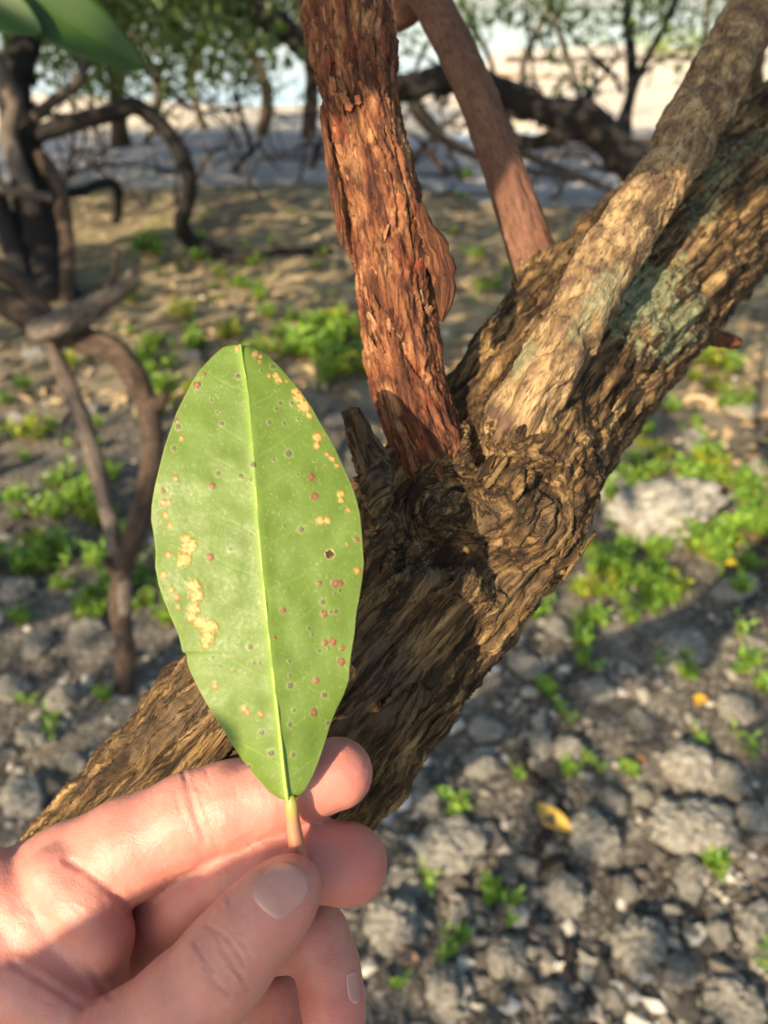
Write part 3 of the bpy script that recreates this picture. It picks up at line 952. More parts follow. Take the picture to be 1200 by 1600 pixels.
build('stalk', V, Fl, stm.m, leaf, attrs={'t': ts})

# ------------------------------------------------------------------ the hand
def hc(rows):
    r = np.asarray(rows, float)
    return np.hstack([cam3(r[:, 0], r[:, 1], r[:, 2]), (r[:, 3] * r[:, 2] / F)[:, None]])
H_IDX = hc([(-120, 1490, .226, 92), (20, 1415, .219, 82), (110, 1370, .2165, 80), (205, 1325, .2145, 77), (300, 1278, .2140, 69), (360, 1258, .2135, 65), (420, 1241, .2140, 61), (475, 1223, .2142, 57), (528, 1208, .2147, 55)])
H_MID = hc([(-80, 1590, .250, 86), (130, 1500, .238, 76), (225, 1447, .228, 70), (312, 1398, .2175, 65), (372, 1368, .2140, 60), (432, 1346, .2125, 57), (485, 1342, .2122, 59), (543, 1350, .2127, 63)])
H_RNG = hc([(-80, 1700, .262, 78), (140, 1590, .252, 70), (290, 1510, .242, 62), (400, 1466, .231, 54), (492, 1462, .2225, 50), (512, 1510, .2195, 47), (519, 1560, .2175, 48), (523, 1598, .2165, 49)])
H_PNK = hc([(20, 1760, .268, 66), (220, 1640, .256, 56), (360, 1570, .246, 48), (440, 1560, .238, 44), (455, 1640, .229, 41)])
H_THB = hc([(455, 1387, .1893, 49), (432, 1410, .1888, 60), (395, 1448, .1880, 66), (352, 1502, .1872, 73), (290, 1572, .1870, 80), (205, 1655, .1885, 98), (50, 1770, .196, 122), (-140, 1880, .212, 140)])
H_LOB = hc([(88, 1368, .2065, 46), (135, 1412, .2040, 52), (160, 1465, .2050, 45), (172, 1520, .2085, 30)])
H_WB1 = hc([(-20, 1395, .2100, 66), (60, 1440, .2055, 48), (110, 1500, .2035, 36), (160, 1560, .2020, 28)])
H_WB2 = hc([(-90, 1450, .2110, 90), (-10, 1500, .2040, 74), (60, 1550, .1990, 58), (130, 1605, .1950, 50)])
H_PLM = hc([(-100, 1500, .236, 120), (-60, 1640, .240, 130), (-140, 1800, .238, 150)])
H_ARM = np.array([[-.135, -.165, .232, .030], [-.175, -.205, .205, .027], [-.215, -.240, .165, .030], [-.27, -.285, .10, .037]])

def f_hand(p):
    palm = smin(_chain(p, H_PLM, .01), _chain(p, H_ARM, .02), .025)
    web = smin(sd_chain(p, H_LOB, .004), sd_chain(p, H_WB1, .004), .0022)
    web = smin(web, sd_chain(p, H_WB2, .004), .0028)
    d = smin(palm, web, .008)
    d = smin(d, sd_chain(p, H_IDX, .003), .0012)
    d = smin(d, sd_chain(p, H_MID, .003), .0009)
    d = smin(d, sd_chain(p, H_RNG, .003), .0004)
    d = smin(d, sd_chain(p, H_PNK, .003), .0010)
    d = smin(d, sd_chain(p, H_THB, .003), .0006)
    return d

allp = np.vstack([H_IDX, H_MID, H_RNG, H_PNK, H_THB, H_WB2, H_PLM, H_ARM])
HV, HQ = sdf_mesh(f_hand, (allp[:, :3] - allp[:, 3:]).min(0) - .006, (allp[:, :3] + allp[:, 3:]).max(0) + .006, .00148)
HV, HQ = subdivide(HV, HQ)
HN = normals(HV, HQ)
hz = HV[:, 2]
hpx, hpy = 600 + HV[:, 0] / hz * F, 800 - HV[:, 1] / hz * F
facing = -(HN * HV).sum(1) / np.linalg.norm(HV, axis=1)
vis = smooth(facing, 0.0, .25) * (hz > .1)

def dseg(poly):
    best = np.full(len(HV), 1e9)
    poly = np.asarray(poly, float)
    for a, b in zip(poly[:-1], poly[1:]):
        ba = b - a
        t = np.clip(((hpx - a[0]) * ba[0] + (hpy - a[1]) * ba[1]) / (ba @ ba), 0, 1)
        best = np.minimum(best, np.hypot(hpx - a[0] - t * ba[0], hpy - a[1] - t * ba[1]))
    return best
hd = np.zeros(len(HV))
wn = np.stack([hpx, hpy, np.zeros_like(hpx)], 1)
CREASE = [  # polyline, width px, depth mm
    ([(322, 1446), (350, 1462), (368, 1482), (380, 1508)], 3.0, .38), ([(303, 1474), (318, 1496), (332, 1520)], 3.2, .36), ([(342, 1482), (366, 1512), (388, 1548)], 3.0, .38),
    ([(318, 1512), (336, 1536), (358, 1558)], 2.8, .28), ([(334, 1460), (352, 1486), (362, 1500)], 2.4, .22), ([(356, 1452), (378, 1478), (392, 1500)], 2.4, .18),
    ([(286, 1206), (296, 1240), (306, 1275), (320, 1312)], 4.5, .42), ([(300, 1204), (312, 1240), (322, 1270), (330, 1296)], 3.0, .26), ([(318, 1290), (334, 1316)], 3.0, .25),
    ([(322, 1372), (334, 1398), (346, 1418)], 3.5, .30), ([(105, 1344), (140, 1362), (170, 1386), (196, 1412)], 6.0, .5),
    ([(425, 1208), (432, 1240), (440, 1268)], 3.0, .16), ([(75, 1432), (112, 1480), (150, 1530), (172, 1556)], 6.0, .5), ([(20, 1505), (70, 1535), (128, 1572)], 6.0, .4)]
for poly, wd, dp in CREASE:
    q = dseg(poly)
    sel = q < wd * 4
    hd[sel] -= dp * .001 * np.exp(-(q[sel] / wd) ** 2) * (.75 + .5 * noise(wn[sel] * .08, 3))
    hd[sel] += dp * .00028 * np.exp(-((q[sel] - wd * 2) / wd) ** 2)
fine = []
def hatch(cx, cy, w_, h_, ang, ln, n, dp):
    for k in range(n):
        x = cx + rng.uniform(-w_, w_); y = cy + rng.uniform(-h_, h_)
        a = ang + rng.normal() * .12
        l_ = ln * rng.uniform(.5, 1.2)
        fine.append(([(x - math.cos(a) * l_ / 2, y - math.sin(a) * l_ / 2), (x + rng.normal() * 1.5, y + rng.normal() * 1.5), (x + math.cos(a) * l_ / 2, y + math.sin(a) * l_ / 2)], 1.6, dp * rng.uniform(.6, 1.3)))
hatch(300, 1240, 26, 30, 1.15, 34, 26, .12)
hatch(340, 1290, 20, 18, 1.0, 24, 10, .10)
hatch(335, 1385, 24, 14, 1.25, 24, 18, .12)
hatch(200, 1350, 60, 26, 1.2, 26, 22, .07)
hatch(375, 1225, 30, 22, 1.2, 30, 10, .07)
hatch(385, 1345, 30, 16, 1.3, 22, 10, .07)
hatch(352, 1500, 36, 40, .95, 26, 26, .09)
hatch(70, 1420, 60, 40, .8, 30, 18, .09)
for poly, wd, dp in fine:
    q = dseg(poly)
    sel = q < wd * 3
    hd[sel] -= dp * .0016 * np.exp(-(q[sel] / wd) ** 2)
hd *= vis
hd += .00022 * noise(HV * 130, 8) + .00010 * noise(HV * 420, 9)
HV2 = HV + HN * hd[:, None]
# skin tint: redder finger ends and folds, paler over stretched joints
red_ = np.zeros(len(HV))
for (x, y, r, a_) in ((560, 1205, 60, .6), (560, 1350, 75, .8), (480, 1270, 40, .5), (520, 1580, 60, .7), (300, 1330, 60, .35), (190, 1440, 60, .35), (470, 1330, 60, .5), (490, 1410, 30, .4), (230, 1400, 80, .3)):
    red_ = np.maximum(red_, a_ * np.exp(-(np.hypot(hpx - x, hpy - y) / r) ** 2))
red_ = np.clip(red_ + .12 * fbm(HV * 90, 3, 12), 0, 1)
pale = np.zeros(len(HV))
for (x, y, r, a_) in ((300, 1235, 40, .6), (340, 1375, 34, .5), (350, 1490, 50, .35), (150, 1390, 40, .3)):
    pale = np.maximum(pale, a_ * np.exp(-(np.hypot(hpx - x, hpy - y) / r) ** 2))
sk = np.array([.50, .208, .158])[None] * (1 + .05 * noise(HV * 300, 14))[:, None]
mott = fbm(HV * 170, 3, 16)
sk = sk * (1 + np.array([.02, .10, .12]) * mott[:, None])
sk = sk * (1 - red_[:, None] * .75) + np.array([.47, .125, .100]) * (red_ * .75)[:, None]
sk = sk * (1 - pale[:, None] * .4) + np.array([.55, .31, .22]) * (pale * .4)[:, None]
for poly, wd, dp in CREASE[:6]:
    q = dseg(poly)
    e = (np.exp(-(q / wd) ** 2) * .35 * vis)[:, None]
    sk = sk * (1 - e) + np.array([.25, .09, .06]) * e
hm = NT('skin', 0.48, 0.42)
hm.set('Base Color', hm.attr('col', 'Color'))
hm.set('Subsurface Weight', 0.5)
hm.set('Subsurface Radius', (1.0, 0.35, 0.2))
hm.set('Subsurface Scale', 0.0035)
sv = hm.vor(hm.obj(), 1400)
hm.bump(hm.math('ADD', hm.math('MULTIPLY', sv, .6), hm.tex(hm.obj(), 1900, 4)), 0.30, 0.0004)
HW = c2w(HV2)
HQ = HQ[:, ::-1]                                      # camera axes are left-handed: turn the faces out again
hand = build('hand', HW, HQ, hm.m, origin=P(200, 1400, .215), attrs={'col': np.hstack([sk, np.ones((len(sk), 1))])})
tag(hand, 'bare left hand pinching the leaf stalk between thumb and fingers', 'hand')

# nails: thin plates laid over the finger ends
bvh = BVHTree.FromPolygons([tuple(v) for v in HW[(np.arange(len(HW)))]], [tuple(q) for q in HQ[(hpx[HQ[:, 0]] > 380) & (hz[HQ[:, 0]] > .15)].tolist()])
nm = NT('nail', 0.34, 0.5)
nm.set('Base Color', nm.attr('col', 'Color'))
nm.set('Subsurface Weight', 0.3); nm.set('Subsurface Scale', .002); nm.set('Subsurface Radius', (1, .4, .3))
nm.bump(nm.tex(nm.obj(), 600, 2), .12, .0003)

def nail(outline_c, ax_dir, hl, hw, name, bulge=.0006, n=32):
    """outline: centre px, axis direction px (towards the free edge), half length, half width"""
    a = np.array(ax_dir, float); a /= np.linalg.norm(a)
    b = np.array([-a[1], a[0]])
    g = np.linspace(-1, 1, n)
    S, T = np.meshgrid(g, g, indexing='ij')                 # S along, T across
    # rounded shape: squircle, fuller at the free edge
    wd = np.where(S > 0, np.sqrt(np.clip(1 - np.abs(S) ** 2.6, 0, 1)), (1 - .12 * np.abs(S)) * np.sqrt(np.clip(1 - np.abs(S) ** 5, 0, 1)))
    px_ = outline_c[0] + a[0] * S * hl + b[0] * T * wd * hw
    py_ = outline_c[1] + a[1] * S * hl + b[1] * T * wd * hw
    pts, nrm = [], []
    for x, y in zip(px_.ravel(), py_.ravel()):
        v = ray(x, y)
        h = bvh.ray_cast(Vector(CAM), Vector(v / np.linalg.norm(v)))
        if h[0] is None:
            pts.append(P(x, y, .19)); nrm.append(-FWD)
        else:
            pts.append(np.array(h[0])); nrm.append(np.array(h[1]))
    pts, nrm = np.array(pts), np.array(nrm)
    # smooth the draped sheet so that the plate is even
    A = pts.reshape(n, n, 3)
    for _ in range(1):
        B_ = A.copy()
        B_[1:-1, 1:-1] = (A[:-2, 1:-1] + A[2:, 1:-1] + A[1:-1, :-2] + A[1:-1, 2:]) / 4
        A = B_
    edge = np.maximum(np.abs(S), np.abs(T)).ravel()
    nn = nrm.mean(0); nn /= np.linalg.norm(nn)
    pts = A.reshape(-1, 3) + nrm * (.00028 - .00040 * smooth(edge, .86, 1.0))[:, None] + nn * (bulge * .3 * smooth(S.ravel(), .3, .85) * (1 - smooth(edge, .8, 1)))[:, None] * (1 - np.abs(T.ravel()) ** 3)[:, None]
    col_ = np.array([.46, .225, .18])[None] * np.ones((n * n, 1))
    lun = smooth(-S.ravel(), .55, .85)[:, None]
    col_ = col_ * (1 - lun * .4) + np.array([.56, .34, .29]) * lun * .4
    fr = smooth(S.ravel(), .80, .9)[:, None]
    col_ = col_ * (1 - fr * .7) + np.array([.56, .37, .28]) * fr * .7
    k = np.arange(n - 1)[:, None] * n + np.arange(n - 1)[None, :]
    q = np.stack([k, k + n, k + n + 1, k + 1], -1).reshape(-1, 4)
    o = build(name, pts, q, nm.m, hand, attrs={'col': np.hstack([col_, np.ones((n * n, 1))])})
    return o
nail((440, 1391), (.68, -.73), 44, 40, 'thumbnail')
nail((552, 1543), (.12, .99), 26, 10, 'fingernail')

# ------------------------------------------------------------------ leaves by the thousand
def leaf_mesh(base, axis_, nrm, L, W, fold=.18, curl=.12):
    """one folded leaf of 7 points per row of the inputs"""
    n = len(base)
    side = np.cross(axis_, nrm)
    side /= np.maximum(np.linalg.norm(side, axis=1), 1e-9)[:, None]
    nn = np.cross(side, axis_)
    L, W = L[:, None], W[:, None]
    f = nn * W * fold
    dn = nn * L * curl
    pts = np.stack([base, base + axis_ * L * .38 + side * W * .5 + f, base + axis_ * L * .74 + side * W * .38 + f - dn * .4,
                    base + axis_ * L - dn, base + axis_ * L * .74 - side * W * .38 + f - dn * .4, base + axis_ * L * .38 - side * W * .5 + f,
                    base + axis_ * L * .5 - dn * .15], 1)
    V = pts.reshape(-1, 3)
    i = np.arange(n)[:, None] * 7
    Q = np.concatenate([i + np.array([[0, 1, 2, 6]]), i + np.array([[0, 6, 4, 5]])], 0)
    T = np.concatenate([i + np.array([[2, 3, 6]]), i + np.array([[6, 3, 4]])], 0)
    return V, [Q, T], n

def unit(n):
    v = rng.normal(size=(n, 3))
    return v / np.linalg.norm(v, axis=1)[:, None]

def foliage(name, centres, per, spread, L, W, mat, parent, droop=.2, kind=None, face=None):
    c = np.repeat(np.asarray(centres, float), per, 0)
    n = len(c)
    off = unit(n) * (rng.random(n) ** .45)[:, None] * np.asarray(spread)
    ax_ = unit(n) * .8 + off / np.linalg.norm(off, axis=1)[:, None] * .6 + np.array([0, 0, -droop])
    ax_ /= np.linalg.norm(ax_, axis=1)[:, None]
    nr_ = unit(n) * .6 + np.array([0, 0, 1.0])
    if face is not None:                             # leaves turned square to the sun so they block more of it
        ax_ -= (ax_ @ face)[:, None] * face * .8
        ax_ /= np.linalg.norm(ax_, axis=1)[:, None]
        nr_ = unit(n) * .35 + face
    V, Fl, _ = leaf_mesh(c + off, ax_, nr_, L * rng.uniform(.6, 1.2, n), W * rng.uniform(.7, 1.2, n))
    clump = np.repeat(rng.random(len(centres)), per)
    tint = np.clip(.55 * clump + .45 * rng.random(n), 0, 1)
    o = build(name, V, Fl, mat, parent, attrs={'tint': np.repeat(tint, 7)})
    if kind:
        o['kind'] = kind
    return o

def rough(amp, seed, sc=1.0):
    return lambda g, th, s: amp * (1.5 * noise(np.stack([np.cos(th) * .5, np.sin(th) * .5, s * 7 * sc], 1) * 1.3, seed) + .8 * noise(np.stack([np.cos(th), np.sin(th), s * 14 * sc], 1) * 2.2, seed + 1) + 2.2 * smooth(noise(np.stack([np.cos(th) * .7, np.sin(th) * .7, s * 9 * sc], 1), seed + 2), .3, .6))

def limb(name, rows, mat, parent, n=60, m_=14, amp=.12, seed=1, world=False):
    pts = np.asarray(rows, float) if world else pxpts(rows)
    V, Fl, at = tube(pts, n, m_, rough(amp * np.median(pts[:, 3]), seed), .16)
    return build(name, V, Fl, MAT[mat], parent, attrs=at)

# --- the bent stems at the left, rooted in the rubble
root = thing('bent_stem', G(192, 1092), 'brown arching mangrove stem curving down to the rubble beside the held leaf', 'stem')
limb('arching_stem', [(-60, 445, 1.82, 21.0), (0, 470, 1.80, 21.0), (60, 505, 1.78, 21.0), (120, 528, 1.77, 21.0), (185, 556, 1.76, 20.2), (226, 618, 1.75, 18.5), (238, 700, 1.74, 16.8), (224, 790, 1.73, 16.0),
                      (198, 868, 1.73, 16.0), (185, 935, 1.74, 15.1), (196, 1010, 1.75, 15.1), (192, 1100, 1.77, 16.0)], 'brown_limb', root, 110, 22, .14, 5)
limb('straight_stem', [(72, 520, 1.80, 14), (92, 565, 1.78, 13), (130, 660, 1.76, 13), (165, 790, 1.745, 12), (188, 890, 1.73, 13), (196, 960, 1.735, 12)], 'grey_limb', root, 60, 16, .12, 9)
limb('knotted_stub', [(50, 520, 1.72, 16), (95, 508, 1.71, 19), (130, 488, 1.71, 18), (170, 465, 1.72, 14), (212, 436, 1.74, 11)], 'grey_limb', root, 50, 16, .25, 12)
limb('stub', [(228, 640, 1.74, 13), (250, 628, 1.72, 10), (262, 612, 1.71, 7)], 'brown_limb', root, 16, 10, .2, 16)
limb('stub', [(190, 900, 1.73, 12), (172, 884, 1.72, 9), (164, 872, 1.71, 6)], 'brown_limb', root, 16, 10, .2, 17)
limb('twig', [(120, 640, 1.76, 6), (100, 660, 1.75, 4.5), (92, 700, 1.74, 3)], 'grey_limb', root, 16, 8, .2, 18)
limb('twig', [(168, 470, 1.72, 7), (176, 440, 1.73, 6.5), (181, 395, 1.75, 6)], 'brown_limb', root, 24, 10, .12, 14)
limb('side_stem', [(-60, 395, 1.9, 15), (0, 420, 1.86, 15), (42, 455, 1.82, 15), (78, 500, 1.79, 14)], 'brown_limb', root, 40, 14, .12, 15)

# --- the dark mangrove at the left edge
b = G(75, 462)
dk = thing('mangrove_tree', b, 'dark mangrove with crooked prop roots at the edge of the clearing', 'tree', None)
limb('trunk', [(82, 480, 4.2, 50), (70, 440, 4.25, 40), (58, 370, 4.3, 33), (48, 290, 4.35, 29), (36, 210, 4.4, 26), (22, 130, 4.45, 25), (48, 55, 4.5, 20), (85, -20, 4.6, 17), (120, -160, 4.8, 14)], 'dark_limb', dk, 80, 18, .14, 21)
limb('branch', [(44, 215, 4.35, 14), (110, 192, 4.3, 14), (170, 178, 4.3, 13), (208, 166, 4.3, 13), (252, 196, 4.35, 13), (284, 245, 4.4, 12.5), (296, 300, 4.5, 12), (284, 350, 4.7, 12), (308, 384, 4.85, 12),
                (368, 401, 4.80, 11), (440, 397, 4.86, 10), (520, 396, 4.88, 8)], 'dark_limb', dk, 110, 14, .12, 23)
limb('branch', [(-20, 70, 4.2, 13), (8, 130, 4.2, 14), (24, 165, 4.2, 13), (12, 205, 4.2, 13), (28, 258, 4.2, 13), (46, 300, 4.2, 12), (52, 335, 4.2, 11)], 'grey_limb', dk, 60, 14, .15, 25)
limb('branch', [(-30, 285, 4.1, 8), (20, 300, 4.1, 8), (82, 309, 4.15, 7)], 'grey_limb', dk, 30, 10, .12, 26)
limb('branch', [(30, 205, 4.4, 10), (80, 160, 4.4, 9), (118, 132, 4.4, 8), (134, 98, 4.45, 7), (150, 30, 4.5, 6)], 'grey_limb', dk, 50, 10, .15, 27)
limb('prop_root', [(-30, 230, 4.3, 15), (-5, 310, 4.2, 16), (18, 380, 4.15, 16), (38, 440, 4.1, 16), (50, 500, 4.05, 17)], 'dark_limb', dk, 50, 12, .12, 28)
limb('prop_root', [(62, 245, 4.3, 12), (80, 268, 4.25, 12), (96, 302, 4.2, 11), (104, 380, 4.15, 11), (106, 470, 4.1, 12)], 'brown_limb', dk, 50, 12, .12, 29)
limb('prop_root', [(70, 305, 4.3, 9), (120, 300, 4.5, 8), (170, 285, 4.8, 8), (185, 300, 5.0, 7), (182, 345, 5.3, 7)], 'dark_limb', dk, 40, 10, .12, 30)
lc_ = []
for k in range(34):
    lc_.append(P(rng.uniform(-40, 330), rng.uniform(-90, 75) - 30 * rng.random(), rng.uniform(4.2, 5.6)))
foliage('crown', lc_, 26, .20, .085, .042, MAT['far_leaf'], dk)

# --- the long dark limb that sags across behind the fork
b = G(1140, 405)
lg = thing('sagging_limb', b, 'long dark mangrove limb sagging to the ground behind the fork', 'limb')
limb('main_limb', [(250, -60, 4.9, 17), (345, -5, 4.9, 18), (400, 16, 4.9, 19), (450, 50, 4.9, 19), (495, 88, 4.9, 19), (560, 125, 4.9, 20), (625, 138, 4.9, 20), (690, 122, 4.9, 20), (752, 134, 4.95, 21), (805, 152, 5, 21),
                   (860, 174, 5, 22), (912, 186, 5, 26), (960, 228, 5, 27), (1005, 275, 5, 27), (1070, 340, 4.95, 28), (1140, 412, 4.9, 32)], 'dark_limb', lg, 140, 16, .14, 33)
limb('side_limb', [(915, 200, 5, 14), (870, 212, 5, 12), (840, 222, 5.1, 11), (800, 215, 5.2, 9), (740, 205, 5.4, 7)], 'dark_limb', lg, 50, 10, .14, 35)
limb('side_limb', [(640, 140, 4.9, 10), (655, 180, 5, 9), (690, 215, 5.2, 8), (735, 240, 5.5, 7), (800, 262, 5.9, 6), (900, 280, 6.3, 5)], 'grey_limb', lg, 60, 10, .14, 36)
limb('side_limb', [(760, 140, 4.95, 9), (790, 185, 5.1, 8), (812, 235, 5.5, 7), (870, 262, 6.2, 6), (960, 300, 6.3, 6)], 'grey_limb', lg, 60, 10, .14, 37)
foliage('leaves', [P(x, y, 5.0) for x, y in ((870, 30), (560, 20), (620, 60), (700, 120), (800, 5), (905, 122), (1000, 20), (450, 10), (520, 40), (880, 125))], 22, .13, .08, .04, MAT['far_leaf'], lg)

# --- slender upright trunks standing on the track edge and the sand
SL = [  # foot px, py, top px, radius px, bend, label
    (945, 238, 962, 8.0, 22, 'slender dark upright trunk standing beyond the sagging limb', 'dark_limb'),
    (982, 246, 1012, 6.0, -20, 'thin dark upright stem with a slight lean beside the slender dark trunk', 'dark_limb'),
    (884, 206, 846, 4.5, 24, 'thin grey sapling stem standing on the sand behind the sagging limb', 'grey_limb'),
    (408, 212, 362, 9.0, 26, 'sunlit tan trunk standing on the far side of the grey track', 'far_tan'),
    (322, 202, 352, 5.5, -22, 'slim tan trunk at the water edge past the arching branch', 'far_tan'),
    (243, 186, 205, 6.0, 18, 'pale slim trunk on the sunny sand past the dark mangrove', 'grey_limb'),
    (760, 178, 712, 4.5, 20, 'pale bare stem on the sand right behind the rear limb', 'grey_limb'),
    (824, 160, 838, 6.0, -16, 'straight whitish stem far out on the bright sand', 'grey_limb'),
    (660, 195, 690, 4.0, -24, 'thin crooked stem seen between the two reddish limbs', 'grey_limb'),
    (1040, 190, 1090, 5.0, 22, 'grey stem beyond the tan limb at the sand edge', 'grey_limb'),
]
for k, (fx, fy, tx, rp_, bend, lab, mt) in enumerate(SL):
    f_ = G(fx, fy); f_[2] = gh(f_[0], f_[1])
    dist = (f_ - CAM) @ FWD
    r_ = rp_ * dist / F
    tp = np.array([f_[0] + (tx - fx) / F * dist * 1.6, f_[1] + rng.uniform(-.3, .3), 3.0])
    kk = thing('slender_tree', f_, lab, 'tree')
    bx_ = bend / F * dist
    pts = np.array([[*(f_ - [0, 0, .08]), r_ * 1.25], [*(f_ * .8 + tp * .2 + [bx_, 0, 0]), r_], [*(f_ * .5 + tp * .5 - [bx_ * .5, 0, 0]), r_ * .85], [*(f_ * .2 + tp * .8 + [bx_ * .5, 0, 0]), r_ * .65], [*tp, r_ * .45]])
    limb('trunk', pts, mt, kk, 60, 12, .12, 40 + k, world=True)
    for q in range(3):
        h0 = pts[2 + (q > 0), :3] * .9 + f_ * .1
        h0 = pts[1, :3] + (pts[3, :3] - pts[1, :3]) * (.3 + .3 * q)
        a_ = rng.uniform(0, 6.3)
        e_ = h0 + np.array([math.cos(a_) * .5, math.sin(a_) * .5, rng.uniform(.1, .5)])
        limb('branch', [[*h0, r_ * .4], [*(h0 * .5 + e_ * .5 + [0, 0, .06]), r_ * .3], [*e_, r_ * .15]], mt, kk, 14, 8, .1, 60 + q, world=True)
    nl = 9 if k < 3 or k > 5 else 14
    cs = [tp * (1 - t) + f_ * t + unit(1)[0] * np.array([.55, .55, .3]) for t in rng.uniform(.05, .62, nl)]
    foliage('crown', cs, 20, .26, .085, .042, MAT['far_leaf'], kk)

# --- leafy trees hanging over the track at the back left
for k, (fx, fy, dpx, lab) in enumerate(((-60, 300, 0, 'broad leafy mangrove left of the track, twigs drooping low'), (185, 232, 1, 'bushy green mangrove on the far bank of the track'),
                                        (480, 216, 2, 'leafy mangrove behind the peeling reddish limb'), (1130, 262, 3, 'leafy mangrove beyond the lichen-spotted trunk'))):
    f_ = G(fx, fy); f_[2] = gh(f_[0], f_[1])
    kk = thing('mangrove_tree', f_, lab, 'tree')
    H_ = 3.4
    limb('trunk', [[f_[0], f_[1], f_[2] - .1, .10], [f_[0] + .1, f_[1], .8, .08], [f_[0] - .05, f_[1] + .1, 1.8, .07], [f_[0] + .1, f_[1], H_, .03]], 'brown_limb', kk, 50, 12, .14, 80 + k, world=True)
    cs = []
    for q in range(46 if k < 3 else 26):
        a_ = rng.uniform(0, 6.3); rr = rng.uniform(.25, 1.65) * (1 if k else 1.2)
        cs.append([f_[0] + math.cos(a_) * rr * 1.2, f_[1] + math.sin(a_) * rr, rng.uniform(1.02, 2.6) - .1 * rng.random() * (rr > 1)])
    for q in range(6):
        c0 = cs[q * 3]
        limb('branch', [[f_[0], f_[1], 1.1 + .2 * q, .04], [(f_[0] + c0[0]) / 2, (f_[1] + c0[1]) / 2, c0[2] + .15, .025], [*c0, .01]], 'brown_limb', kk, 16, 8, .1, 90 + q, world=True)
    foliage('crown', cs, 30, .30, .09, .045, MAT['far_leaf'], kk)

# --- low leafy sprays that hang in front of the water
def spray(host, n, x0, x1, y0, y1, d0, d1, per, pw):
    cs = []
    for k in range(n):
        cs.append(P(rng.uniform(x0, x1), y0 + (y1 - y0) * rng.random() ** pw, rng.uniform(d0, d1)))
    foliage('hanging_foliage', cs, per, .22, .085, .045, MAT['far_leaf'], host)
BACK = [o for o in bpy.data.objects if o.name.startswith('mangrove_tree') and o.get('label', '').startswith(('broad', 'bushy', 'leafy'))]
BACK.sort(key=lambda o: o.name)
spray(dk, 44, 60, 480, -40, 105, 4.0, 6.0, 24, 1.1)
spray(lg, 14, 540, 1000, -30, 60, 4.6, 6.0, 16, 1.4)
spray(BACK[0], 45, -30, 200, -20, 130, 5.5, 7.5, 26, 1.2)
spray(BACK[1], 120, 120, 420, -25, 150, 6.5, 10, 26, 1.5)
spray(BACK[2], 55, 380, 620, -20, 150, 7, 11, 22, 1.5)
spray(BACK[3], 28, 1020, 1240, -20, 190, 6, 9, 20, 1.6)
spray(BACK[3], 24, 700, 1050, -25, 70, 8, 13, 18, 1.5)

# --- bare twiggy shrubs and a sunlit bush beyond
def dead_branch(x0, y0, ang, ln, dep, rp_, lab, grp, k):
    """a crooked bare branch with side twigs, lying and propped among the roots; ends touch the ground"""
    base_ = G(x0, y0) if y0 > 215 else P(x0, y0, dep)
    d0 = (base_ - CAM) @ FWD
    sc_ = d0 / F
    dirw = RIGHT * math.cos(ang) + np.array([0, .35 * rng.normal(), 0]) + np.array([0, 0, 1.0]) * math.sin(ang)
    pts = [np.array([*base_, rp_ * sc_])]
    c_ = base_.copy()
    for q in range(5):
        dirw = dirw + np.array([rng.normal() * .22, rng.normal() * .25, rng.normal() * .28])
        dirw /= np.linalg.norm(dirw)
        c_ = c_ + dirw * ln * sc_ / 5
        c_[2] = max(c_[2], .03)
        pts.append(np.array([*c_, rp_ * sc_ * (1 - .15 * (q + 1))]))
    kk = thing('dead_branch', base_, lab, 'branch', grp)
    limb('main_stem', pts, ('grey_limb', 'dark_limb', 'brown_limb')[k % 3], kk, 36, 8, .16, 120 + k, world=True)
    for q in range(4):
        p0 = pts[1 + q][:3]
        dv = np.array([rng.normal(), rng.normal() * .6, rng.normal() * .8]); dv /= np.linalg.norm(dv)
        l_ = ln * sc_ * rng.uniform(.2, .5)
        p1 = p0 + dv * l_ * .5 + np.array([0, 0, rng.normal() * l_ * .12]); p2 = p0 + dv * l_ + np.array([0, 0, rng.normal() * l_ * .2])
        p1[2] = max(p1[2], .02); p2[2] = max(p2[2], .02)
        limb('twig', [[*p0, rp_ * sc_ * .5], [*p1, rp_ * sc_ * .35], [*p2, rp_ * sc_ * .15]], ('grey_limb', 'dark_limb')[q % 2], kk, 14, 6, .16, 140 + q, world=True)
for k in range(26):
    dead_branch(rng.uniform(60, 500), rng.uniform(170, 320), rng.choice([0, math.pi, 1.4]) + rng.normal() * .5, rng.uniform(90, 240), rng.uniform(5, 8), rng.uniform(2.2, 5),
                'bare dead branch tangled in front of the grey track', 'dead branches by the track', k)
for k in range(32):
    dead_branch(rng.uniform(600, 1000), rng.uniform(130, 320), rng.choice([0, math.pi, 1.4]) + rng.normal() * .6, rng.uniform(90, 260), rng.uniform(5, 8), rng.uniform(2.2, 5.5),
                'bare dead branch in the tangle behind the fork', 'dead branches behind the fork', k)
MAT['sun_bush'] = leaf_cloud_mat('sunlit_bush_leaf', (0.16, 0.26, 0.03), (0.40, 0.48, 0.06), .3)
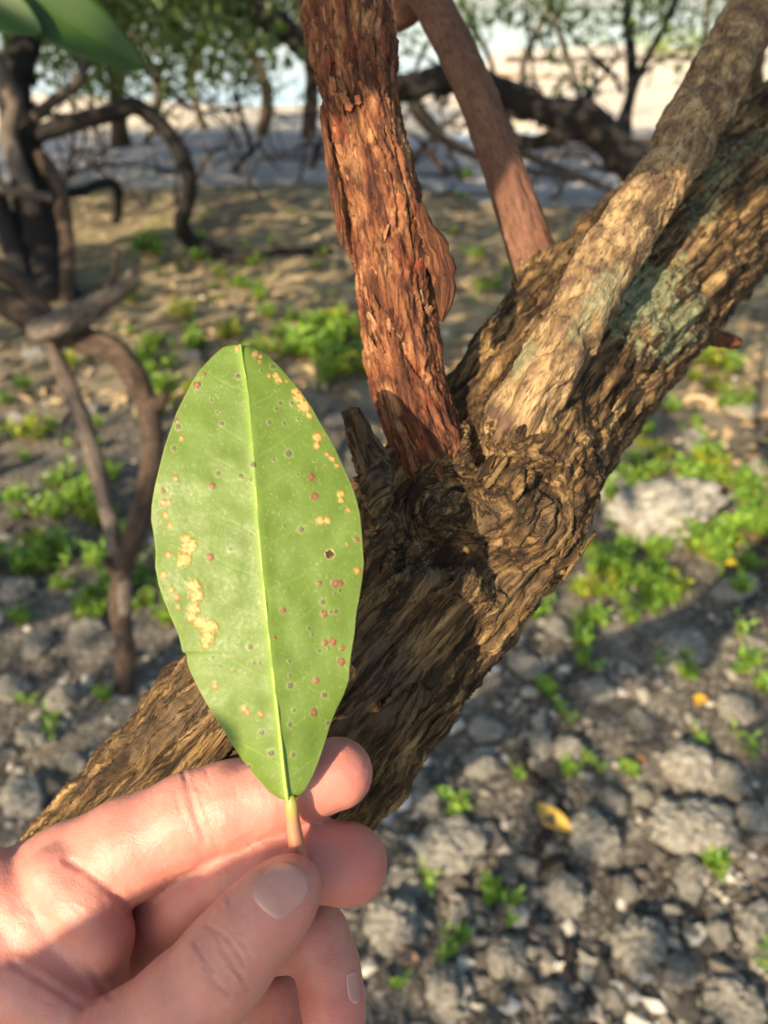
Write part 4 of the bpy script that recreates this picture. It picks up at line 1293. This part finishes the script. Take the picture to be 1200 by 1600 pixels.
for (fx, fy, n_, wd_, hh, lab) in ((1075, 92, 46, 2.2, .75, 'bright yellow-green bush in full sun beyond the tan limb'), (800, 60, 26, 2.4, .5, 'low sunlit green bush far out on the sand'), (960, 66, 26, 2.6, .6, 'low yellowish bush on the sand behind the slender dark trunk')):
    f_ = G(fx, fy); f_[2] = gh(f_[0], f_[1])
    kk = thing('bush', f_, lab, 'bush')
    for q in range(4):
        limb('stem', [[*(f_ - [0, 0, .1]), .03], [f_[0] + rng.normal() * .3, f_[1] + rng.normal() * .2, f_[2] + hh * .6, .02], [f_[0] + rng.normal() * wd_ * .4, f_[1] + rng.normal() * .4, f_[2] + hh, .01]], 'grey_limb', kk, 14, 6, .1, 130 + q, world=True)
    cs = [[f_[0] + rng.normal() * wd_ * .5, f_[1] + rng.normal() * .6, f_[2] + hh * rng.uniform(.15, 1.0)] for _ in range(n_)]
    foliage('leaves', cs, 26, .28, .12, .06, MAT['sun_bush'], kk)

# --- long pole lying across the sand, some driftwood sticks on the grey ground
def lying(name, px0, py0, px1, py1, rp_, mat, lab, cat='branch', sag=0.0, group=None, lift=0.0):
    a_, b_ = G(px0, py0), G(px1, py1)
    pts = []
    for t in np.linspace(0, 1, 6):
        c = a_ * (1 - t) + b_ * t
        c[0] += rng.normal() * .02; c[1] += rng.normal() * .03
        d_ = (c - CAM) @ FWD
        r_ = rp_ * d_ / F * (1 - .4 * t)
        c[2] = gh(c[0], c[1]) + r_ * .6 + lift * math.sin(t * math.pi)
        pts.append([*c, r_])
    V, Fl, at = tube(np.array(pts), 40, 10, rough(.15 * pts[0][3], 7), .16)
    return tag(build(name, V, Fl, MAT[mat], origin=a_, attrs=at), lab, cat, group)
lying('fallen_pole', 790, 98, 1190, 92, 5, 'grey_limb', 'long grey pole lying across the bright sand')
lying('fallen_pole', 640, 118, 960, 126, 4, 'far_tan', 'tan pole lying on the sand nearer than the long grey pole')
lying('fallen_pole', 700, 62, 1150, 58, 3, 'far_tan', 'thin pale pole on the sand farther out than the long grey pole')
for k, (a0, b0, a1, b1, r_) in enumerate(((690, 262, 800, 285, 3), (820, 232, 940, 262, 3), (700, 300, 770, 275, 3), (860, 290, 960, 282, 3), (640, 250, 700, 232, 4), (560, 262, 640, 240, 3), (905, 322, 960, 305, 3))):
    lying('driftwood_stick', a0, b0, a1, b1, r_, 'grey_limb', 'thin grey stick lying on the grey ground behind the fork', 'stick', 0, 'sticks lying behind the fork')
lying('driftwood_stick', 830, 1180, 900, 1420, 9, 'dark_limb', 'dark stick half sunk in the rubble near the yellow fallen leaf', 'stick')
lying('driftwood_stick', 890, 1480, 965, 1600, 10, 'dark_limb', 'dark rotten stick in the rubble below the pale rocks', 'stick')
lying('driftwood_stick', 240, 690, 330, 700, 6, 'dark_limb', 'short dark stick behind the arching stem', 'stick')

# ------------------------------------------------------------------ rocks, pebbles, plants, litter
import bmesh

def ico(sub):
    bm = bmesh.new()
    bmesh.ops.create_icosphere(bm, subdivisions=sub, radius=1.0)
    v = np.array([x.co[:] for x in bm.verts]); f = np.array([[q.index for q in t.verts] for t in bm.faces])
    bm.free()
    return v, f
rk = NT('coral_rock', 0.92, 0.15)
ra = rk.tex(rk.obj(), 4.5, 8, 0.78)
rc = rk.ramp(ra, [(0.36, (0.13, 0.115, 0.09)), (0.45, (0.34, 0.315, 0.26)), (0.53, (0.52, 0.485, 0.41)), (0.64, (0.70, 0.665, 0.58))])
rp2 = rk.vor(rk.obj(), 9)
rc = rk.mix(rk.ramp(rp2, [(0.06, 0.7), (0.16, 0.0)]), rc, (0.13, 0.12, 0.10))
rk.set('Base Color', rc)
rk.bump(rk.math('ADD', ra, rk.tex(rk.obj(), 12, 5, .75)), 1.0, 0.012)
MAT['rock'] = rk.m
iv, if_ = ico(5)
ROCKM = []
for k in range(7):
    s_ = rng.uniform(.75, 1.25, 3) * np.array([1.1, 1, .72])
    p_ = iv * 1.0
    d_ = .28 * noise(p_ * 1.3, 200 + k) + .16 * noise(p_ * 3.1, 210 + k) + .12 * noise(p_ * 6, 220 + k) + .07 * noise(p_ * 13, 225 + k) - .16 * smooth(noise(p_ * 5.3, 230 + k), .10, .35)
    v_ = p_ * (1 + d_)[:, None] * s_
    o_ = build('rock', v_, if_, MAT['rock'])
    ROCKM.append(o_.data)
    bpy.data.objects.remove(o_)

def rock(px, py, rpx, lab, group=None, flat=1.0, stretch=1.0, rz=None, sink=.30):
    g_ = G(px, py); g_[2] = gh(g_[0], g_[1])
    d_ = (g_ - CAM) @ FWD
    r_ = rpx * d_ / F
    o_ = bpy.data.objects.new('rock', ROCKM[int(rng.integers(7))])
    COL.objects.link(o_)
    o_.scale = (r_ * stretch, r_, r_ * flat)
    o_.rotation_euler = (rng.normal() * .15, rng.normal() * .15, rng.uniform(0, 6.3) if rz is None else rz)
    o_.location = (g_[0], g_[1], g_[2] + r_ * (.5 - sink) * flat)
    return tag(o_, lab, 'rock', group)
rock(1030, 812, 62, 'long grey rock among the green plants right of the fork', stretch=1.6, rz=.35)
rock(955, 768, 34, 'rounded pale rock tucked in plants under the trunk edge')
rock(1082, 1196, 50, 'rounded pale grey rock with a greenish cap, right of the yellow leaf')
rock(1086, 1296, 60, 'largest rounded grey rock lying right of the yellow fallen leaf')
rock(928, 1306, 36, 'upright pale rock standing directly beside the yellow fallen leaf')
rock(1146, 1572, 46, 'tawny brown rock beside the dark rotten stick')
rock(1195, 1455, 44, 'whitish lumpy rock above the tawny brown rock')
ROCKS = [(1142, 1218, 32), (1000, 1480, 46), (1078, 1372, 26), (752, 1196, 26), (612, 1452, 48), (708, 1322, 52), (890, 1172, 30), (1062, 1022, 46), (668, 1254, 24), (655, 1218, 16), (960, 1246, 22), (840, 1162, 24),
         (1008, 1236, 18), (760, 1140, 26), (820, 1050, 26), (930, 1085, 24), (1000, 1120, 22), (1150, 1110, 26), (1180, 1280, 28), (880, 1400, 28), (790, 1510, 30), (700, 1560, 36), (860, 1560, 26), (1060, 1520, 26),
         (640, 1380, 22), (760, 1300, 20), (820, 1350, 18), (980, 1380, 20), (1120, 1460, 22), (720, 1430, 22), (40, 1252, 40), (60, 1152, 34), (105, 1092, 28), (20, 1080, 26), (120, 1200, 24), (60, 1010, 26), (250, 1110, 22),
         (140, 990, 22), (30, 930, 24), (110, 860, 18), (1150, 920, 26), (1110, 870, 20), (870, 990, 22), (790, 975, 18), (1180, 1010, 22), (930, 930, 20), (340, 900, 20), (30, 660, 20), (140, 640, 18), (60, 560, 18), (300, 560, 14),
         (1160, 640, 24), (1090, 690, 22), (1180, 740, 20), (470, 700, 16), (530, 660, 16), (350, 640, 14)]
for (x, y, r_) in ROCKS:
    rock(x, y, r_, 'grey pitted coral rock lying loose in the dark rubble', 'coral rocks strewn over the rubble', flat=rng.uniform(.8, 1.1), stretch=rng.uniform(.85, 1.3))

# pebbles and shell grit: nobody could count them
pv, pf = ico(1)
n_p = 17500
py_s = 430 + 1220 * rng.random(n_p) ** .8
px_s = rng.uniform(-60, 1260, n_p)
vv_ = ((px_s[:, None] - 600) / F * RIGHT + (800 - py_s[:, None]) / F * UP + FWD)
gp = CAM + vv_ * (-CAM[2] / vv_[:, 2])[:, None]
gp[:, 2] = gh(gp[:, 0], gp[:, 1])
dens = noise(gp * np.array([3, 3, 0]), 77)
keep = rng.random(n_p) < np.clip(.55 + 1.1 * dens, .08, 1)
gp = gp[keep]; n_p = len(gp)
sz = .0025 + .017 * rng.random(n_p) ** 5
sc_ = sz[:, None] * rng.uniform(.6, 1.4, (n_p, 3)) * np.array([1, 1, .7])
jit = 1 + .34 * rng.normal(size=(n_p, len(pv), 1))
ang = rng.uniform(0, 6.3, n_p)
lp = pv[None] * jit * sc_[:, None]
ca, sa = np.cos(ang)[:, None], np.sin(ang)[:, None]
lp = np.stack([lp[..., 0] * ca - lp[..., 1] * sa, lp[..., 0] * sa + lp[..., 1] * ca, lp[..., 2]], -1)
PV = (lp + gp[:, None] + np.array([0, 0, 1]) * (sz * .25)[:, None, None]).reshape(-1, 3)
PF = (np.arange(n_p)[:, None, None] * len(pv) + pf[None]).reshape(-1, 3)
pm = NT('pebbles', 0.8, 0.3)
pm.set('Base Color', pm.ramp(pm.attr('tint'), [(0, (.045, .039, .032)), (.45, (.13, .115, .094)), (.8, (.29, .26, .215)), (1, (.52, .48, .41))]))
peb = build('pebbles', PV, PF, pm.m, smooth_sh=False, attrs={'tint': np.repeat(rng.random(n_p) ** 1.2, len(pv))})
peb['kind'] = 'stuff'; tag(peb, 'pebbles and shell grit strewn over the dark mud', 'pebbles')

# low fleshy plants
def plant_mesh(kind, seed):
    r_ = np.random.default_rng(seed)
    stems, lb, la, ln, ll, lw = [], [], [], [], [], []
    nst = {0: 9, 1: 6, 2: 3, 3: 12}[kind]
    for k in range(nst):
        a_ = r_.uniform(0, 6.3); tilt = r_.uniform(.1, .75)
        h_ = r_.uniform(.5, 1.0)
        d_ = np.array([math.cos(a_) * tilt, math.sin(a_) * tilt, 1.0]); d_ /= np.linalg.norm(d_)
        b_ = np.array([math.cos(a_), math.sin(a_), 0]) * r_.uniform(0, .18 * (kind != 2) + .04)
        pts = np.array([[*b_, .022], [*(b_ + d_ * h_ * .5 + [0, 0, .03]), .018], [*(b_ + d_ * h_), .010]])
        stems.append(tube(pts, 6, 5)[:2])
        nodes = int(r_.integers(3, 6)) if kind != 2 else 3
        for q in range(nodes):
            t = .3 + .7 * (q + 1) / nodes
            c_ = b_ + d_ * h_ * t
            for sgn in (0, math.pi):
                az = a_ + q * 1.57 + sgn + r_.normal() * .3
                up_ = r_.uniform(.15, .8) + .5 * (q == nodes - 1)
                ax_ = np.array([math.cos(az), math.sin(az), up_]); ax_ /= np.linalg.norm(ax_)
                lb.append(c_); la.append(ax_); ln.append(np.array([0, 0, 1.]) + .3 * r_.normal(size=3)); ll.append(r_.uniform(.28, .46)); lw.append(r_.uniform(.12, .19))
    SV, SF, o = [], [[], []], 0
    for v_, f_ in stems:
        SV.append(v_); SF[0].append(f_[0] + o); SF[1] += [f_[1] + o, f_[2] + o]; o += len(v_)
    LVv_, LF, n_ = leaf_mesh(np.array(lb), np.array(la), np.array(ln), np.array(ll), np.array(lw), .22, .15)
    return np.vstack(SV), [np.vstack(SF[0]), np.vstack(SF[1])], LVv_, LF, np.repeat(np.clip(r_.normal(.5, .25, n_), 0, 1), 7)
stemm = NT('plant_stem', .6, .3); stemm.set('Base Color', (.24, .17, .07))
PM = []
for k in range(6):
    sv_, sf_, lv_, lf_, tn = plant_mesh((0, 1, 2, 3, 1, 0)[k], 500 + k)
    a_ = build('stems', sv_, sf_, stemm.m); b_ = build('leaves', lv_, lf_, MAT['plant'] if k != 5 else MAT['plant_yellow'], attrs={'tint': tn})
    PM.append((a_.data, b_.data)); bpy.data.objects.remove(a_); bpy.data.objects.remove(b_)

def plant(px, py, hpx_, lab, group, kind):
    g_ = G(px, py); g_[2] = gh(g_[0], g_[1]) - .004
    d_ = (g_ - CAM) @ FWD
    s_ = hpx_ * d_ / F
    o_ = thing('ground_plant', g_, lab, 'plant', group)
    o_.scale = (s_, s_, s_); o_.rotation_euler = (0, 0, rng.uniform(0, 6.3))
    for nm_, dt in zip(('stems', 'leaves'), PM[kind]):
        c_ = bpy.data.objects.new(nm_, dt); COL.objects.link(c_); c_.parent = o_
PATCH = [  # centre, spread, count, height px, label, group
    (505, 560, 85, 50, 30, 38, 'bright green leafy plant in the patch behind the leaf tip', 'plants behind the leaf tip'),
    (330, 560, 170, 80, 40, 26, 'small green plant on the mud behind the arching stem', 'plants behind the arching stem'),
    (90, 770, 120, 190, 56, 36, 'green fleshy plant around the straight grey stem', 'plants round the bent stems'),
    (240, 930, 60, 80, 10, 44, 'dark green plant in the shade next to the bent stems', 'plants in the shade by the bent stems'),
    (950, 925, 105, 105, 36, 38, 'lush green plant below the fork over the rubble', 'plants below the fork'),
    (1140, 820, 85, 90, 24, 44, 'fresh green plant right of the long grey rock', 'plants right of the long grey rock'),
    (1010, 690, 110, 70, 20, 34, 'green plant between the trunk and the long grey rock', 'plants above the long grey rock'),
    (1130, 600, 60, 60, 8, 34, 'small plant in the warm sunlit patch past the trunk', 'plants past the trunk'),
    (700, 440, 80, 90, 20, 20, 'tiny plant seen in the gap beside the rear limb base', 'plants in the gap by the rear limb'),
    (330, 430, 200, 70, 30, 16, 'tiny plant dotted over the sunlit mud past the leaf tip', 'plants on the sunlit mud'),
]
for (cx, cy, sx, sy, n_, hp, lab, grp) in PATCH:
    for k in range(n_):
        plant(cx + rng.normal() * sx * .6, cy + rng.normal() * sy * .6, hp * rng.uniform(.6, 1.25), lab, grp, int(rng.choice([0, 1, 2, 3, 4, 5], p=[.22, .24, .12, .14, .14, .14])))
for (x, y, h_) in ((700, 1245, 40), (655, 1160, 34), (720, 1260, 34), (770, 1405, 44), (800, 1425, 40), (690, 1495, 42), (720, 1478, 34), (1108, 1340, 46), (1130, 1365, 36), (1160, 1175, 44), (990, 1200, 34), (895, 1200, 38),
                   (930, 1190, 30), (665, 1385, 38), (805, 1210, 26), (860, 1095, 40), (880, 1120, 36), (1090, 1150, 30), (1165, 1050, 46), (1180, 1075, 40), (1150, 1000, 40), (915, 1048, 36), (1195, 1500, 40), (620, 1540, 30),
                   (80, 1155, 46), (170, 1095, 34), (40, 1100, 30), (840, 975, 40)):
    plant(x, y, h_, 'lone small green seedling sprouting from the grey rubble', 'seedlings scattered on the rubble', int(rng.choice([2, 4, 2, 1])))

def dead_leaf(px, py, Lpx, Wpx, ang, colr, name, lab, curl=.25):
    g_ = G(px, py); d_ = (g_ - CAM) @ FWD
    L_, W_ = Lpx * d_ / F, Wpx * d_ / F
    u = np.linspace(0, 1, 15); v = np.linspace(-1, 1, 9)
    U, Vq = np.meshgrid(u, v, indexing='ij')
    wd = np.sin(np.pi * np.clip(U, .02, .98)) ** .75
    x = (U - .5) * L_; y = Vq * wd * W_ / 2 + .12 * L_ * np.sin(U * math.pi)
    z = .012 + curl * W_ * (Vq ** 2) * wd + .10 * L_ * (U - .5) ** 2
    ca_, sa_ = math.cos(ang), math.sin(ang)
    V_ = np.stack([g_[0] + x * ca_ - y * sa_, g_[1] + x * sa_ + y * ca_, gh(g_[0], g_[1]) + z], -1).reshape(-1, 3)
    k = np.arange(14)[:, None] * 9 + np.arange(8)[None]
    mm = NT(name + '_skin', .5, .4)
    mm.set('Base Color', mm.ramp(mm.tex(mm.obj(), 90, 4), [(.35, tuple(c * .65 for c in colr)), (.6, colr)]))
    o_ = build(name, V_, np.stack([k, k + 9, k + 10, k + 1], -1).reshape(-1, 4), mm.m, origin=g_)
    md_ = o_.modifiers.new('thickness', 'SOLIDIFY'); md_.thickness = .0008
    return tag(o_, lab, 'leaf')
dead_leaf(866, 1280, 66, 34, 2.3, (.60, .38, .07), 'fallen_leaf', 'yellow fallen leaf lying on the grey rubble')
dead_leaf(1096, 1098, 26, 20, .5, (.62, .34, .03), 'fallen_leaf', 'small orange-yellow fallen leaf on the mud above the rounded rocks')
dead_leaf(1006, 1182, 16, 12, 1.2, (.40, .19, .07), 'fallen_leaf', 'tiny brown fallen leaf left of the rounded pale rock', )
dead_leaf(640, 1500, 34, 22, 2.6, (.42, .25, .13), 'fallen_leaf', 'dull brown curled fallen leaf beside the finger tips')
dead_leaf(1135, 880, 44, 22, 2.2, (.62, .50, .04), 'fallen_leaf', 'bright yellow fallen leaf caught in the green plants')
n_l = 900
lx_ = np.concatenate([rng.uniform(-40, 560, 620), rng.uniform(1080, 1260, 120), rng.uniform(640, 1200, 160)])
ly_ = np.concatenate([rng.uniform(305, 640, 620), rng.uniform(560, 760, 120), rng.uniform(300, 620, 160)])
vv_ = ((lx_[:, None] - 600) / F * RIGHT + (800 - ly_[:, None]) / F * UP + FWD)
gl = CAM + vv_ * (-CAM[2] / vv_[:, 2])[:, None]
gl[:, 2] = gh(gl[:, 0], gl[:, 1]) + .012
a_ = rng.uniform(0, 6.3, n_l)
ax_ = np.stack([np.cos(a_), np.sin(a_), rng.normal(0, .12, n_l)], 1)
V, Fl, _ = leaf_mesh(gl, ax_, np.array([0, 0, 1.]) + .25 * rng.normal(size=(n_l, 3)), rng.uniform(.05, .11, n_l), rng.uniform(.02, .045, n_l))
lit_ = build('leaf_litter', V, Fl, MAT['litter'], attrs={'tint': np.repeat(rng.random(n_l), 7)})
lit_['kind'] = 'stuff'; tag(lit_, 'dry tan leaf litter scattered over the clearing floor', 'leaf litter')

# ------------------------------------------------------------------ leaves hanging in from above, and an unseen canopy shaped to shade the clearing
def big_leaf(base, tip, width, nrm, mat, parent, name='leaf_blade', bend=.1):
    base, tip = np.asarray(base, float), np.asarray(tip, float)
    ax_ = tip - base; L_ = np.linalg.norm(ax_); ax_ /= L_
    sd_ = np.cross(ax_, nrm); sd_ /= np.linalg.norm(sd_); nn = np.cross(sd_, ax_)
    u = np.linspace(0, 1, 26); v = np.linspace(-1, 1, 11)
    U, Vq = np.meshgrid(u, v, indexing='ij')
    wd = np.sin(np.pi * np.clip(U, 0, 1) ** .9) ** .8 * width / 2 + .0012
    pts = base + ax_ * (U * L_)[..., None] + sd_ * (Vq * wd)[..., None] + nn * (np.abs(Vq) * wd * .22 - bend * L_ * U ** 2)[..., None]
    k = np.arange(25)[:, None] * 11 + np.arange(10)[None]
    tn = np.clip(.35 + .25 * noise(pts.reshape(-1, 3) * 60, 3) + .35 * np.exp(-(Vq.ravel() / .08) ** 2), 0, 1)
    o_ = build(name, pts.reshape(-1, 3), np.stack([k, k + 11, k + 12, k + 1], -1).reshape(-1, 4), mat, parent, attrs={'tint': tn})
    md_ = o_.modifiers.new('thickness', 'SOLIDIFY'); md_.thickness = .0005
    return o_
MAT['hang'] = leaf_cloud_mat('hanging_leaf', (0.022, 0.055, 0.006), (0.05, 0.10, 0.014), .12)  # backlit shade is put into this darker leaf green
hg = thing('hanging_twig', P(-60, -160, .62), 'dark green leaves hanging in from above the dark mangrove', 'twig')
limb('twig', [(-160, -520, .60, 5), (-110, -300, .61, 5), (-70, -100, .62, 4), (-30, -20, .63, 3)], 'brown_limb', hg, 24, 8, .1, 3)
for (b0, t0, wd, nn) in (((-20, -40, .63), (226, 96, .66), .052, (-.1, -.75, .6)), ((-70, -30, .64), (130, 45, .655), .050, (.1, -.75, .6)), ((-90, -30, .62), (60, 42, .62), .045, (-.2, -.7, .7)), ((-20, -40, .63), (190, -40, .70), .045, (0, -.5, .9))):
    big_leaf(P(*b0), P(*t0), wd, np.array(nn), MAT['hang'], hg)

SUNX = np.cross(TOSUN, [0, 0, 1.0]); SUNX /= np.linalg.norm(SUNX)
SUNY = np.cross(SUNX, TOSUN)
KEYS = np.array([P(*q) for q in ((365, 560, .21), (300, 800, .21), (540, 800, .21), (400, 1000, .21), (450, 1230, .2), (150, 1350, .21), (520, 1200, .21), (300, 1270, .21), (620, 350, .285), (650, 500, .285),
                                (660, 650, .285), (820, 620, .285), (890, 520, .285), (860, 800, .29), (200, 1200, .268), (950, 640, .345), (1040, 560, .36), (760, 560, .31))])
KS = np.stack([KEYS @ SUNX, KEYS @ SUNY], 1)
LITG = [(200, 350, 130, 22, 1.), (400, 345, 90, 12, .8), (300, 455, 60, 22, 1.), (430, 452, 50, 10, 1.), (250, 505, 50, 12, .8), (560, 320, 60, 10, .8), (760, 330, 60, 12, .7), (110, 650, 80, 50, .8), (40, 480, 60, 50, .6), (1165, 640, 60, 70, 1.), (80, 740, 60, 40, .6), (500, 540, 80, 50, .55), (1130, 800, 60, 50, .5), (950, 920, 60, 50, .3)]
HOSTS = []
bt = thing('mangrove_tree', (-2.9, -0.9, 0), 'unseen spreading mangrove added behind the photographer to shade the clearing', 'tree')  # out-of-view tree added as a sun blocker
limb('trunk', [[-2.9, -.9, -.1, .14], [-2.85, -.85, .9, .11], [-2.8, -.8, 1.9, .10], [-2.7, -.7, 3.2, .06]], 'brown_limb', bt, 60, 16, .12, 101, world=True)
limb('branch', [[-2.82, -.82, 1.5, .05], [-1.7, -.5, 1.75, .03], [-.9, -.3, 1.5, .015], [-.50, -.22, 1.30, .007], [-.30, -.17, 1.25, .003]], 'brown_limb', bt, 60, 10, .12, 102, world=True)
limb('branch', [[-2.8, -.8, 2.0, .06], [-2.9, -2.0, 2.6, .04], [-2.5, -3.2, 3.0, .02]], 'brown_limb', bt, 40, 10, .12, 103, world=True)
limb('branch', [[-2.75, -.75, 2.3, .06], [-2.6, .2, 2.8, .04], [-2.5, 1.0, 3.0, .02]], 'brown_limb', bt, 40, 10, .12, 104, world=True)
hosts = [(bt, np.array([-2.2, -1.2])), (tree, np.array([.4, .9])), (dk, np.array([-1.8, 3.6]))]
et = thing('mangrove_tree', (3.2, 2.6, 0), 'mangrove standing to the right past the end of the leaning trunk', 'tree')
limb('trunk', [[3.2, 2.6, -.1, .12], [3.15, 2.6, .9, .10], [3.0, 2.7, 2.0, .09], [2.8, 2.8, 3.2, .05]], 'brown_limb', et, 60, 16, .12, 105, world=True)
hosts.append((et, np.array([2.6, 2.6])))
bins = [[] for _ in hosts]
step = .30
for gx_ in np.arange(-7.5, 7.5, step):
    for gy_ in np.arange(.2, 11.6, step):
        g_ = np.array([gx_ + rng.normal() * .1, gy_ + rng.normal() * .1, 0.0])
        x, y, z_ = w2px(g_[None])
        if z_[0] <= 0.05:
            continue
        lit = 0
        for (lx, ly, sx, sy, a_) in LITG:
            lit = max(lit, 1.6 * a_ * math.exp(-((x[0] - lx) / sx / 1.2) ** 2 - ((y[0] - ly) / sy / 1.2) ** 2))
        if rng.random() < max(lit, .10):
            continue
        h_ = rng.uniform(1.9, 2.9) if gy_ > 3.3 else rng.uniform(2.2, 3.6)
        c_ = g_ + TOSUN * (h_ / TOSUN[2])
        kq = np.array([c_ @ SUNX, c_ @ SUNY])
        if np.min(np.linalg.norm(KS - kq, axis=1)) < .30:
            continue
        j = int(np.argmin([np.linalg.norm(c_[:2] - hp) for _, hp in hosts]))
        bins[j].append((c_, gy_ < 3.3))
for (ho, _), cs in zip(hosts, bins):  # unseen leaf clumps, placed and gapped to shape the shade below
    thin, thick = [c for c, t in cs if t], [c for c, t in cs if not t]
    if thin:
        foliage('shading_crown', thin, 9, .21, .10, .05, MAT['canopy'], ho, face=TOSUN)
    if thick:
        cs = thick
        foliage('shading_crown', cs, 26, .20, .11, .055, MAT['canopy'], ho, face=TOSUN)
# unseen low spray of leaves, added to throw shade over the thumb
RW = RIGHT * .95 + UP * .25
for (x, y, d_, t_) in ((20, 1640, .2, .42), (230, 1580, .19, .40), (440, 1520, .185, .43), (640, 1440, .21, .41), (120, 1830, .2, .44), (380, 1770, .19, .41), (640, 1680, .2, .45), (820, 1560, .22, .43)):
    c_ = P(x, y, d_) + TOSUN * t_
    a_ = RW + unit(1)[0] * .12; a_ /= np.linalg.norm(a_)
    big_leaf(c_ - a_ * .06, c_ + a_ * .06, .050, TOSUN + unit(1)[0] * .15, MAT['canopy'], bt, 'leaf', .04)

# a second unseen spray, added only to shade the upper limbs
for (x, y, d_, t_, a0, L_, W_) in ((540, 20, .305, .8, UP, .07, .05), (560, 130, .30, .85, UP + RIGHT * .2, .045, .035), (1120, 300, .41, .9, RIGHT + UP * .8, .13, .05), (1170, 330, .45, .95, RIGHT + UP * .8, .12, .045),
                                   (1085, 190, .35, .85, RIGHT * .6 + UP, .10, .03), (1150, 60, .385, .9, RIGHT * .6 + UP, .10, .05), (660, 60, .42, .9, UP - RIGHT * .4, .12, .05), (745, 190, .395, .9, UP - RIGHT * .4, .10, .045)):
    c_ = P(x, y, d_) + TOSUN * t_
    a_ = a0 + unit(1)[0] * .12; a_ /= np.linalg.norm(a_)
    big_leaf(c_ - a_ * L_ / 2, c_ + a_ * L_ / 2, W_, TOSUN + unit(1)[0] * .15, MAT['canopy'], bt, 'leaf', .04)
cA = P(540, 20, .305) + TOSUN * .82; cB = P(1120, 300, .41) + TOSUN * .92
limb('branch', [[-2.7, -.75, 2.4, .03], [-1.6, -.55, 2.3, .018], [*(cA + [-.25, 0, .12]), .006], [*(cA + [0, 0, .05]), .003], [*(cB * .5 + cA * .5 + [0, 0, .12]), .003], [*(cB + [.03, 0, .04]), .002]], 'brown_limb', bt, 60, 8, .1, 106, world=True)  # unseen twig added to carry the shading leaves
c_ = P(317, 1160, .2) + TOSUN * .42  # unseen leaf added to block a gap of sunlight on the trunk
big_leaf(c_ - RW * .012, c_ + RW * .010, .017, TOSUN, MAT['canopy'], bt, 'leaf', .04)
